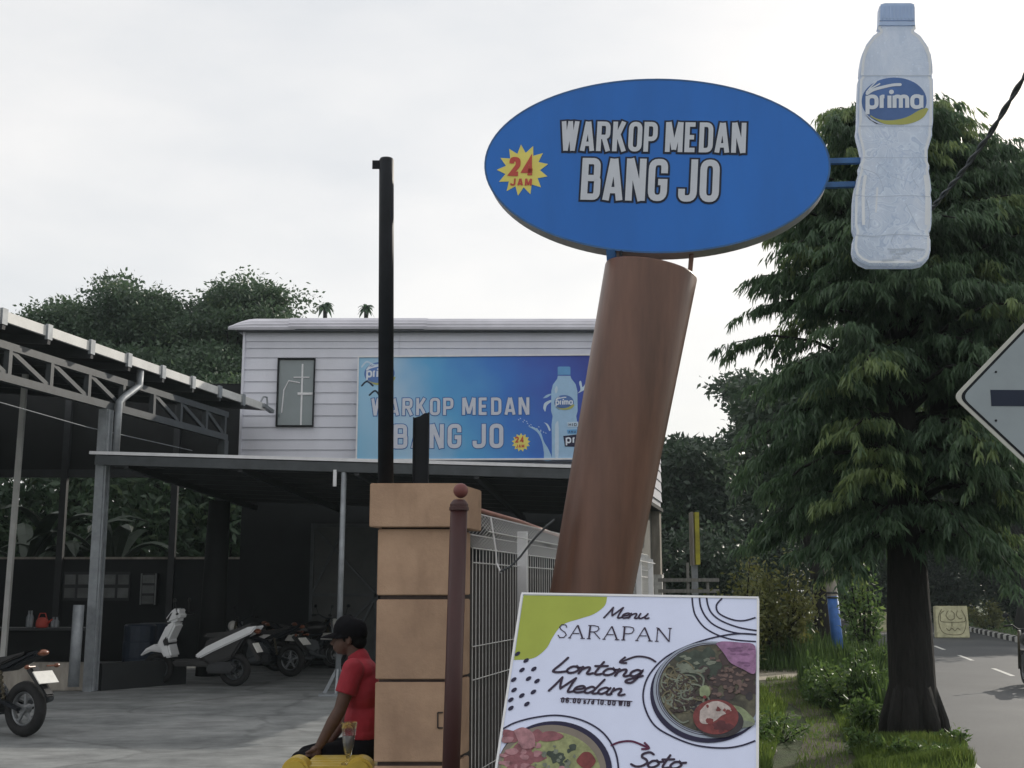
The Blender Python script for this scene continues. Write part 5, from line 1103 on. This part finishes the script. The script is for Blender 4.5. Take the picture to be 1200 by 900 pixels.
for k in range(120):
    cx, cy = random.gauss(832,38), random.gauss(468,38); a = random.uniform(0,6.28); r = random.uniform(25,60); pts = [(cx+r*math.cos(a+t*.8)+random.uniform(-6,6), cy+r*.8*math.sin(a+t*.8)+random.uniform(-6,6)) for t in range(4)]
    pts = [(972+(p[0]-972)*min(1, 1/max(.01, math.hypot((p[0]-972)/214, (p[1]-450)/176))), 450+(p[1]-450)*min(1, 1/max(.01, math.hypot((p[0]-972)/214, (p[1]-450)/176)))) for p in pts]; mb.cur = k % 3; q = catmull([tcp(*p) for p in pts], 5); ribbon(mb, q, random.uniform(4,7)*.00091, .0052+k*.00003)
o = mb.build('noodle_print', [M_f['noodle'], M_f['pale'], M_f['beef']], fd); o['kind'] = 'stuff'
many('shade_print', M_f['shade'], 10, lambda k: blob(random.gauss(1000,60), random.gauss(520,20), random.uniform(16,36)), .0050, fd)
sh = [(985,268),(1010,258),(1080,262),(1148,278),(1148,388),(1095,372),(1045,345),(1020,310)]; mshape('cracker_print', sh, M_f['shrimp'], .0090, fd)
many('cracker_print', M_f['shrimpdark'], 12, lambda k: blob(random.uniform(1020,1140), random.uniform(285,360), random.uniform(8,26), ry=4), .0094, fd)
mshape('egg_shade', moval(1000,590,100,66,20), M_f['shade'], .0084, fd); mshape('egg_print', moval(985,570,94,72,24), M_f['chilli'], .0090, fd)
many('egg_print', M_f['chillidark'], 10, lambda k: blob(random.gauss(1010,40), random.gauss(615,12), random.uniform(10,24), ry=9), .0093, fd)
mshape('egg_white_print', [(920,545),(950,515),(990,505),(1030,520),(1050,545),(1010,565),(985,585),(950,600),(920,590)], M_f['eggwhite'], .0099, fd); many('egg_print', M_f['chilli'], 10, lambda k: blob(random.gauss(985,34), random.gauss(550,24), random.uniform(5,12)), .0102, fd)
mshape('cucumber_print', blob(940,466,24,8,.15), M_f['cucumber'], .0092, fd); mshape('cucumber_print', [(1040,520),(1090,530),(1140,575),(1140,600),(1090,600)], M_f['cucumber'], .0080, fd); mshape('cucumber_print', blob(1100,600,40,8,.2,ry=14), M_f['pale'], .0083, fd)
mb = MB(MP.M)
for k in range(2): q = [tcp(*p) for p in moval(968,453,229-8*k,191-7*k,80)]; q = [p for p in q if p[0] < mw-.004]; j = max(range(len(q)), key=lambda i: (Vector(q[i])-Vector(q[i-1])).length); ribbon(mb, q[j:]+q[:j], .0022, .0040+k*.0008)
mb.build('rim_line', M_ink2, pl0)
# --- printed bowl, lower left
pl1 = mshape('bowl_print', moval(318,790,238,206), M_ink, .0030, sm=False); mshape('bowl_rim', moval(306,790,226,190), mat('print_bowl', (.20,.17,.14), .5, var=.2, scale=6), .0034, pl1, sm=False)
fd = mshape('soup_print', moval(300,800,208,172), M_f['soup'], .0040, pl1, sm=False)
many('meat_print', M_f['meat'], 16, lambda k: blob(random.gauss(180,50), random.gauss(710,50), random.uniform(24,50), ry=random.uniform(18,34)), .0046, fd); many('meat_print', M_f['meatlight'], 26, lambda k: blob(random.gauss(200,65), random.gauss(730,45), random.uniform(8,26), ry=random.uniform(6,14)), .0056, fd)
many('herb_print', M_f['green'], 14, lambda k: blob(random.gauss(350,32), random.gauss(735,22), random.uniform(8,18)), .0046, fd); many('herb_print', M_f['pale'], 16, lambda k: blob(random.gauss(350,36), random.gauss(740,25), random.uniform(5,11)), .0056, fd)
mshape('tomato_print', blob(450,750,38,10,.12,ry=34), M_f['chilli'], .0060, fd); mshape('tomato_print', blob(300,650,55,10,.2,ry=20), M_f['meat'], .0060, fd); mshape('cracker_print', [(150,625),(190,612),(232,640),(235,690),(190,700),(170,670)], M_f['meatlight'], .0072, fd)
# ================================================================== DIAMOND ROAD SIGN AT THE RIGHT EDGE
dc = P(1243, 466, 6.0); DS = Plane(dc, (1,.04,0), (0,0,1)); rdm = -DS.uv(1118,466)[0]
ds = thing('road_sign', Vector((dc.x, dc.y+.06, 0)), 'grey white diamond road sign with black bar cut by the right edge', 'road sign')
def rdiamond(r, rad): return fillet([(-r,0,rad),(0,-r*.98,rad),(r,0,rad),(0,r*.98,rad)], True)
for nm, r, m, z, th in (('sign_plate', rdm+.005, M_sigrim, -.006, .006), ('border', rdm-.022, M_black, .0012, .0008), ('sign_face', rdm-.040, M_signw, .0032, .0008)):
    mb = MB(DS.M); mb.prism([(a, b, z) for a, b in rdiamond(r, .045)], (0,0,th)); mb.build(nm, m, ds)
a = DS.uv(1160,457); b = DS.uv(1160,476); mb = MB(DS.M); mb.prism([(a[0],a[1],.005),(-a[0],a[1],.005),(-a[0],b[1],.005),(a[0],b[1],.005)], (0,0,.001)); mb.build('bar', M_letterd, ds)
for py in (436, 493): q = DS.uv(1166.5, py); mb = MB(DS.M); mb.lathe([(.006,.004),(.006,.008),(.003,.010)], (q[0],q[1],0), 8); mb.build('bolt', M_black, ds)
MB().tube([Vector((dc.x, dc.y+.06, 0)), Vector((dc.x, dc.y+.06, dc.z+.3))], .03, 12).build('post', M_galv, ds)
# ================================================================== SEATED MAN
MY = 8.15
def Wp(px, py, dy=0.0): 
    q = P(px, py, MY); return Vector((q.x, MY+dy, q.z))
def remeshed(mb, name, m, parent, vox, smooth=4, sub=None):
    o = mb.build(name, m, parent); md = o.modifiers.new('r', 'REMESH'); md.mode = 'VOXEL'; md.voxel_size = vox
    ms = o.modifiers.new('s', 'SMOOTH'); ms.iterations = smooth; ms.factor = .5
    dg = bpy.context.evaluated_depsgraph_get(); me = bpy.data.meshes.new_from_object(o.evaluated_get(dg)); o.modifiers.clear(); old = o.data; o.data = me; me.name = name; bpy.data.meshes.remove(old)
    me.materials.clear(); me.materials.append(m); me.polygons.foreach_set('use_smooth', [True]*len(me.polygons)); return o
def cap(mb, pts, rad, n=14):
    mb.tube(pts, rad, n); mb.ball(pts[0], rad[0]*.99, n, 8); mb.ball(pts[-1], rad[-1]*.99, n, 8)
man = thing('person', Vector((Wp(424,880).x, MY, 0)), 'seated man in red t-shirt, black trousers and dark cap facing left', 'person')
hip = Wp(424,878); mb = MB()
# torso, neck, head
mb.ball(hip+Z*.02, (.13,.17,.12), 16, 10); mb.ball(Wp(425,846), (.105,.155,.16), 16, 10); mb.ball(Wp(425,808), (.11,.17,.17), 16, 10); mb.ball(Wp(424,786), (.09,.17,.09), 16, 10)
cap(mb, [Wp(421,776), Wp(416,764), Wp(412,755)], [.062,.056,.055])
hc = Wp(409,746); mb.ball(hc+Vector((.012,0,.012)), (.098,.076,.098), 18, 12); mb.ball(hc+Vector((-.035,0,-.045)), (.062,.058,.075), 16, 10); mb.ball(hc+Vector((-.058,0,-.092)), (.030,.032,.024), 12, 8)
mb.ball(hc+Vector((-.088,0,-.010)), (.016,.034,.014), 10, 7)                                   # brow
cap(mb, [hc+Vector((-.090,0,-.012)), hc+Vector((-.112,0,-.044))], [.010,.014], 8); mb.ball(hc+Vector((-.103,0,-.050)), (.014,.020,.010), 8, 6)   # nose
mb.ball(hc+Vector((-.094,0,-.072)), (.013,.026,.008), 8, 6); mb.ball(hc+Vector((-.090,0,-.085)), (.013,.023,.008), 8, 6)   # lips
for s in (-1, 1):
    mb.ball(hc+Vector((.008,s*.076,-.022)), (.020,.010,.032), 10, 7); mb.ball(hc+Vector((-.074,s*.030,-.020)), (.014,.014,.010), 8, 6)
# arms: near one reaches down, fist on the table edge
def arm(s, sh, el, wr):
    cap(mb, [sh, sh.lerp(el,.45), el], [.055,.05,.041]); cap(mb, [el, el.lerp(wr,.35), wr], [.042,.043,.029])
    d = (wr-el).normalized(); side = Vector((0, 1, 0)); fw = side.cross(d).normalized()
    if fw.x > 0: fw = -fw
    pm = wr + d*.055; mb.ball(pm, (.040,.034,.046), 12, 8)
    for k in range(4):                                                                           # curled fingers
        o_ = pm + d*.030 + side*(-.030+.020*k); L = (.040,.045,.042,.034)[k]
        cap(mb, [o_+fw*.022, o_+fw*.040+d*.012, o_+fw*.036+d*(L*.9), o_+fw*.012+d*L], [.0105,.0105,.0095,.0085], 8)
    cap(mb, [pm+side*(-.030)+fw*.012-d*.02, pm+side*(-.042)+fw*.034+d*.004, pm+side*(-.032)+fw*.048+d*.022], [.012,.0115,.0095], 8)
sh, el, wr = Wp(418,783,-.185), Wp(404,828,-.22), Wp(381,868,-.22); arm(-1, sh, el, wr)
sh2, el2, wr2 = Wp(420,783,.185), Wp(410,830,.20), Wp(388,866,.10); arm(1, sh2, el2, wr2)
knees = []
for s in (-1, 1):
    hp = hip + Vector((0, s*.10, 0)); kn = Wp(356, 889, s*.13); an = Vector((kn.x-.01+.05*(s>0), kn.y, .09)); knees.append((hp, kn, an))
    cap(mb, [hp, hp.lerp(kn,.5), kn], [.085,.076,.058]); cap(mb, [kn, kn.lerp(an,.35), an], [.055,.055,.036]); cap(mb, [an+Vector((.03,0,-.045)), an+Vector((-.07,0,-.05)), an+Vector((-.15,0,-.06))], [.038,.036,.028])
body = remeshed(mb, 'body', M_skin, man, .0055, 3)
# shirt
mb = MB(); mb.ball(Wp(425,858), (.118,.168,.09), 18, 10); mb.ball(Wp(425,846), (.122,.170,.165), 18, 12); mb.ball(Wp(425,808), (.126,.186,.175), 18, 12); mb.ball(Wp(424,787), (.104,.186,.096), 18, 10); cap(mb, [Wp(422,780), Wp(420,771)], [.085,.074])
for a, b in ((sh, el), (sh2, el2)):
    q = a.lerp(b,.60); mb.ball(a+Z*.004, .073, 14, 10); mb.tube([a, a.lerp(b,.3), q], [.072,.071,.070], 16)
shirt = remeshed(mb, 'shirt', M_shirt, man, .008, 4)
# trousers
mb = MB(); mb.ball(hip+Z*.015, (.138,.178,.118), 16, 10)
for hp, kn, an in knees: cap(mb, [hp, hp.lerp(kn,.5), kn], [.095,.087,.069]); mb.tube([kn, kn.lerp(an,.4), an+Z*.03], [.068,.066,.055], 16)
remeshed(mb, 'trousers', M_pants, man, .009, 4)
# hair and cap
mb = MB(); mb.ball(hc+Vector((.020,0,.020)), (.104,.083,.098), 18, 12); mb.ball(hc+Vector((.062,0,-.030)), (.058,.070,.060), 14, 9)
hair = mb.build('hair', M_hair, man, smooth=True)
mb = MB(); vs = []; n = 24; dome = [(1.0,-.0),(1.02,.03),(.99,.065),(.88,.10),(.66,.128),(.36,.143),(.05,.148)]
for r, z in dome:
    for k in range(n): q = 6.2832*k/n; vs.append(hc+Vector((.006+.112*r*math.cos(q)+z*.05, .092*r*math.sin(q), .008+z*.86+.012*math.cos(q)*(1-r*.2)*-1)))
mb.add(vs, [(i*n+k, i*n+(k+1)%n, (i+1)*n+(k+1)%n, (i+1)*n+k) for i in range(len(dome)-1) for k in range(n)] + [tuple((len(dome)-1)*n+k for k in range(n))])
cp_ = mb.build('cap', M_pants, man, smooth=True)
mb = MB(); vs = []
for k in range(13):
    q = math.pi*(.5+k/12); ca_, sa_ = math.cos(q), math.sin(q); vs += [hc+Vector((.006+.112*ca_, .092*sa_, .022+.004)), hc+Vector((.006+.112*ca_+.085*ca_*abs(ca_)**.5*1.0, .092*sa_*.96, .010-.012*abs(ca_)+.012*sa_*sa_*-1))]
n = len(vs); mb.add(vs+[v-Z*.006 for v in vs], [(2*k,2*k+1,2*k+3,2*k+2) for k in range(12)]+[(n+2*k+2,n+2*k+3,n+2*k+1,n+2*k) for k in range(12)]+[(2*k+1,n+2*k+1,n+2*k+3,2*k+3) for k in range(12)]); mb.build('peak', M_pants, cp_, smooth=True)
MB().ball(hc+Vector((.005,0,.137)), .010, 8, 6).build('button', M_pants, cp_)
# shoes
for hp, kn, an in knees:
    mb = MB(); mb.ball(an+Vector((.0,0,-.045)), (.07,.05,.045), 12, 8); mb.ball(an+Vector((-.10,0,-.055)), (.10,.052,.036), 12, 8); remeshed(mb, 'shoe', M_blackp, man, .009, 3)
# yellow chair under him
ch = thing('plastic_chair', (hip.x, MY, 0), 'yellow plastic chair the man sits on', 'chair'); zs = hip.z-.105
MB().box((hip.x-.06, MY, zs-.012), (.46,.44,.026), bev=.012).build('seat', M_ypl, ch)
bx = hip.x+.17
mb = MB(); mb.prism([Vector((bx,MY-.21,zs-.02)), Vector((bx+.03,MY-.21,zs-.02)), Vector((bx+.115,MY-.20,zs+.50)), Vector((bx+.085,MY-.20,zs+.50))], (0,.41,0)); mb.build('backrest', M_ypl, ch, bevel=.01)
for x in (-.25,.15):
    for s in (-1,1): mb = MB(); mb.bar((hip.x+x, MY+s*.18, zs-.025), (hip.x+x*1.15, MY+s*.21, 0), .045, .045); mb.build('leg', M_ypl, ch)
# yellow slatted table with fat rounded side panels
tz = .555; tx0, tx1 = P(350,885,7.5).x, P(424,885,7.5).x; tb = thing('plastic_table', ((tx0+tx1)/2, 7.68, 0), 'yellow plastic slatted side table with fat rounded end panels', 'table')
for k in range(5):
    y = 7.46+k*.103; MB().box(((tx0+tx1)/2, y, tz-.012), (tx1-tx0-.06,.095,.024), bev=.008).build('slat', M_ypl, tb)
MB().box(((tx0+tx1)/2, 7.40, tz-.055), (tx1-tx0-.06,.022,.09), bev=.008).build('apron', M_ypl, tb)
for x in (tx0, tx1):
    mb = MB(); w_ = .082; H = tz+.055; pr = [(-w_*.95,0)]+[(w_*math.cos(q)*-1, H-w_+w_*math.sin(q)) for q in np.linspace(0, math.pi, 15)]+[(w_*.95,0)]
    mb.prism([Vector((x+a, 7.37, z)) for a, z in pr], (0,.17,0)); mb.build('end_panel', M_ypl, tb, bevel=.018, smooth=False)
gb = Vector((P(408,893,7.5).x, 7.5, tz+.001)); gl = thing('drinking_glass', gb, 'tall footed drinking glass on the yellow side table', 'glass')
MB().lathe([(.045,0),(.043,.006),(.014,.018),(.011,.035),(.022,.06),(.033,.11),(.042,.18),(.051,.245),(.048,.245),(.039,.18),(.030,.11),(.019,.065),(.006,.05)], gb, 20).build('glass_bowl', M_clear, gl, smooth=True)
MB().lathe([(.015,.062),(.029,.11),(.037,.165)], gb, 16).build('drink', mat('pale_drink', (.12,.12,.12), .2, var=.2), gl, smooth=True)
# ================================================================== MOTORCYCLES (built facing +X)
def wheel(parent, x, r, wd, spokes=5):
    w_ = MB().torus((x,0,r), r-wd*.5, wd*.5, (0,1,0), 30, 10, 1.05).build('wheel', M_rubber, parent, local=True, smooth=True)
    mb = MB(); mb.torus((x,0,r), r-wd*.98, .016, (0,1,0), 26, 8, 2.2)
    for k in range(spokes):
        q = 6.283*k/spokes+.3; c = Vector((x,0,r)); d = Vector((math.cos(q),0,math.sin(q))); mb.bar(c+d*.04, c+d*(r-wd*.95), .030, .026, Vector((0,1,0)))
    mb.tube([(x,-.05,r),(x,.05,r)], .05, 14); mb.build('rim', M_chrome if spokes == 5 else M_steel, w_, local=True)
    MB().torus((x,-.055,r), .10, .008, (0,1,0), 24, 6, .5).build('brake_disc', M_chrome, w_, local=True)
def prof(name, pts, wd, m, parent, bev=.03, y=0.0):
    """side profile (x, z) given real width and rounded edges"""
    mb = MB(); mb.prism([Vector((x, y-wd/2, z)) for x, z in pts], (0,wd,0)); return mb.build(name, m, parent, local=True, bevel=bev, smooth=False)
def motorcycle(label, group):
    t = thing('motorcycle', (0,0,0), label, 'motorcycle', group); wheel(t, -.64, .30, .125); wheel(t, .66, .29, .10)
    prof('engine', [(-.22,.24),(.18,.22),(.28,.36),(.22,.58),(-.05,.62),(-.22,.50)], .26, M_steel, t, .03)
    prof('crankcase', [(-.30,.25),(-.08,.22),(-.02,.36),(-.12,.45),(-.30,.42)], .34, M_steeld, t, .04)
    mb = MB(); mb.tube([(.58,0,.98),(.30,0,.72),(-.10,0,.62),(-.32,0,.40)], [.045,.05,.045,.04], 10); mb.bar((-.28,-.09,.40),(-.64,-.09,.30),.035,.05,Vector((0,1,0))); mb.bar((-.28,.09,.40),(-.64,.09,.30),.035,.05,Vector((0,1,0))); mb.build('frame', M_black, t, local=True)
    mb = MB(); mb.ball((.20,0,.83), (.27,.14,.13), 18, 12); mb.build('fuel_tank', M_blackp, t, local=True, smooth=True)
    prof('seat', [(.0,.76),(-.30,.76),(-.66,.88),(-.70,.92),(-.40,.86),(-.05,.82)], .24, M_blackp, t, .03)
    prof('tail_fairing', [(-.05,.66),(-.40,.70),(-.80,.86),(-.90,.94),(-.72,.91),(-.30,.78)], .20, M_black, t, .03)
    MB().ball((-.86,0,.905), (.055,.07,.035), 12, 8).build('tail_light', M_tail, t, local=True, smooth=True)
    f = prof('fender', [(-.66,.72),(-.74,.76),(-1.02,.46),(-.99,.42)], .12, M_blackp, t, .015)
    mb = MB(); rt = Matrix.Rotation(R(44),3,'Y'); mb.box((-.925,0,.645), (.012,.26,.17), rt); mb.build('number_plate', M_plate, f, local=True)
    for s in (-1,1): mb = MB(); mb.tube([(-.84,s*.08,.76),(-.86,s*.17,.76)], .010, 6); mb.ball((-.86,s*.20,.76), (.03,.035,.025), 10, 7); mb.build('indicator', M_tail, f, local=True)
    mb = MB(); c = [Vector((-.42,.115,.40)), Vector((-.34,.115,.70))]; mb.tube([c[0].lerp(c[1], k/24)+Vector((math.cos(k*1.57)*.022, math.sin(k*1.57)*.022, 0)) for k in range(25)], .010, 6); mb.tube(c, .014, 8); mb.build('shock_absorber', M_gold, t, local=True)
    for s in (-1,1): MB().tube([(.66,s*.095,.29),(.52,s*.095,.98)], [.026,.022], 10).build('fork_leg', M_gold if s > 0 else M_chrome, t, local=True, smooth=True)
    h = MB().tube([(.36,-.36,1.06),(.42,-.22,1.08),(.52,-.1,1.0),(.52,.1,1.0),(.42,.22,1.08),(.36,.36,1.06)], .014, 8).build('handlebar', M_black, t, local=True, smooth=True)
    for s in (-1,1):
        MB().tube([(.37,s*.25,1.072),(.355,s*.37,1.06)], .020, 8).build('grip', M_rubber, h, local=True); mb = MB(); mb.tube([(.42,s*.24,1.09),(.40,s*.30,1.22)], .006, 6); mb.ball((.40,s*.32,1.25), (.012,.055,.035), 12, 8); mb.build('mirror', M_black, h, local=True)
    mb = MB(); mb.ball((.66,0,.90), (.09,.10,.10), 14, 10); mb.build('headlight', M_plate, t, local=True, smooth=True)
    prof('mudguard', [(.40,.52),(.55,.625),(.72,.63),(.90,.53),(.72,.60),(.55,.595)], .12, M_black, t, .008)
    MB().tube([(.20,-.12,.40),(.05,-.15,.22),(-.30,-.17,.26),(-.80,-.19,.42)], [.025,.03,.05,.055], 12).build('exhaust', M_steel, t, local=True, smooth=True)
    return t
MG = 'motorcycles parked in the yard'
m1 = motorcycle('dark motorcycle with white number plate at the left edge of the yard', MG)
c = G(27, 864); m1.location = (c.x-.56, c.y+.30, .004); m1.rotation_euler = (0, 0, R(152))
for px, py, rz, lab in ((283,800,158,'dark motorcycle standing right behind the white scooter'), (340,792,40,'dark motorcycle with pale plate, left of the canopy pole'), (362,790,58,'dark motorcycle partly hidden behind the canopy pole'), (395,787,70,'dark motorcycle behind the seated man'), (312,786,75,'dark motorcycle farthest back in the row under the canopy')):
    q = copy_tree(m1); q.location = (G(px,py).x, G(px,py).y+1.6, .004); q.rotation_euler = (0,0,R(rz)); q['label'] = lab
q = copy_tree(m1); g_ = G(1211, 806, ROADZ); q.location = (g_.x, g_.y, ROADZ); q.rotation_euler = (0,0,R(77)); q['label'] = 'dark motorcycle on the road just cut by the right picture edge'; q['group'] = 'motorcycles on the road'
q2 = copy_tree(m1); g_ = RP(46, 2.9, ROADZ); q2.location = g_; q2.rotation_euler = (0,0,R(20)); q2['label'] = 'tiny motorcycle at the far road end beside the dark trunk'; q2['group'] = 'motorcycles on the road'
# white scooter facing left
sc = thing('scooter', (0,0,0), 'white and black scooter with number plate parked under the canopy', 'scooter')
wheel(sc, .62, .255, .10, 6); wheel(sc, -.62, .255, .11, 6)
prof('mudguard', [(.40,.50),(.52,.60),(.66,.64),(.82,.56),(.92,.44),(.74,.52),(.56,.50)], .15, M_wplast, sc, .025)
prof('leg_shield', [(.34,.44),(.46,.42),(.60,.62),(.46,.92),(.34,.98),(.30,.94),(.42,.68)], .34, M_wplast, sc, .045)
hd = prof('headlight_cowl', [(.26,1.00),(.42,.94),(.50,1.00),(.40,1.14),(.32,1.20),(.24,1.12)], .30, M_wplast, sc, .04)
MB().ball((.455,0,1.02), (.06,.11,.045), 14, 8).build('headlight', M_plate, hd, local=True, smooth=True)
MB().tube([(.20,-.34,1.10),(.30,-.15,1.09),(.30,.15,1.09),(.20,.34,1.10)], .016, 8).build('handlebar', M_blackp, hd, local=True, smooth=True)
for s in (-1,1): mb = MB(); mb.tube([(.26,s*.22,1.10),(.28,s*.26,1.26)], .006, 6); mb.ball((.28,s*.28,1.30), (.012,.06,.04), 12, 8); mb.build('mirror', M_blackp, hd, local=True)
prof('dark_trim', [(.425,.985),(.47,1.00),(.40,1.10),(.36,1.12)], .32, M_blackp, hd, .01); prof('dark_trim', [(.40,.62),(.47,.60),(.50,.68),(.44,.76)], .36, M_blackp, sc, .01)
prof('floor_board', [(.34,.30),(.34,.40),(-.20,.42),(-.30,.30)], .30, M_blackp, sc, .03)
for s in (-1,1): prof('body_panel', [(-.02,.46),(-.10,.42),(-.30,.52),(-.92,.80),(-1.02,.92),(-.86,.90),(-.50,.74),(-.20,.60)], .05, M_wplast, sc, .02, s*.15)
prof('body_core', [(-.05,.36),(-.20,.72),(-.55,.80),(-.92,.88),(-.80,.74),(-.60,.42),(-.30,.32)], .24, M_blackp, sc, .03)
prof('seat', [(-.10,.74),(-.18,.80),(-.50,.83),(-.90,.95),(-.94,.91),(-.60,.76)], .25, M_blackp, sc, .03)
prof('engine_case', [(-.20,.20),(-.62,.20),(-.72,.30),(-.60,.38),(-.22,.36)], .30, M_steeld, sc, .03)
MB().ball((-.965,0,.83), (.05,.10,.04), 12, 8).build('tail_light', M_tail, sc, local=True, smooth=True)
f = prof('fender', [(-.80,.70),(-.88,.72),(-1.04,.42),(-1.00,.38)], .14, M_blackp, sc, .015); mb = MB(); mb.box((-.975,0,.585), (.012,.25,.16), Matrix.Rotation(R(30),3,'Y')); mb.build('number_plate', M_plate, f, local=True)
MB().tube([(-.35,-.16,.30),(-.60,-.19,.32),(-.95,-.20,.44)], [.03,.05,.055], 12).build('exhaust', M_steel, sc, local=True, smooth=True)
a, b = G(183, 803), G(276, 803); mid = (a+b)/2; sc.location = (mid.x+.05, mid.y-.2, .004); sc.rotation_euler = (0,0,R(172)); sc.scale = (1.08,1.08,1.08)

# ================================================================== AIR: a thin humid haze round the whole place
hz = MB().box((0, 60, 12.4), (400, 300, 27.6)).build('haze', None, loc=(0, 60, -1.4)); hz['kind'] = 'stuff'
hm = bpy.data.materials.new('humid_air'); hm.use_nodes = True; t = hm.node_tree; t.nodes.clear()
o_ = t.nodes.new('ShaderNodeOutputMaterial'); v_ = t.nodes.new('ShaderNodeVolumePrincipled')
v_.inputs['Color'].default_value = (.80, .95, 1.0, 1); v_.inputs['Density'].default_value = .0005; v_.inputs['Anisotropy'].default_value = .35
t.links.new(v_.outputs[0], o_.inputs['Volume']); hz.data.materials.clear(); hz.data.materials.append(hm)
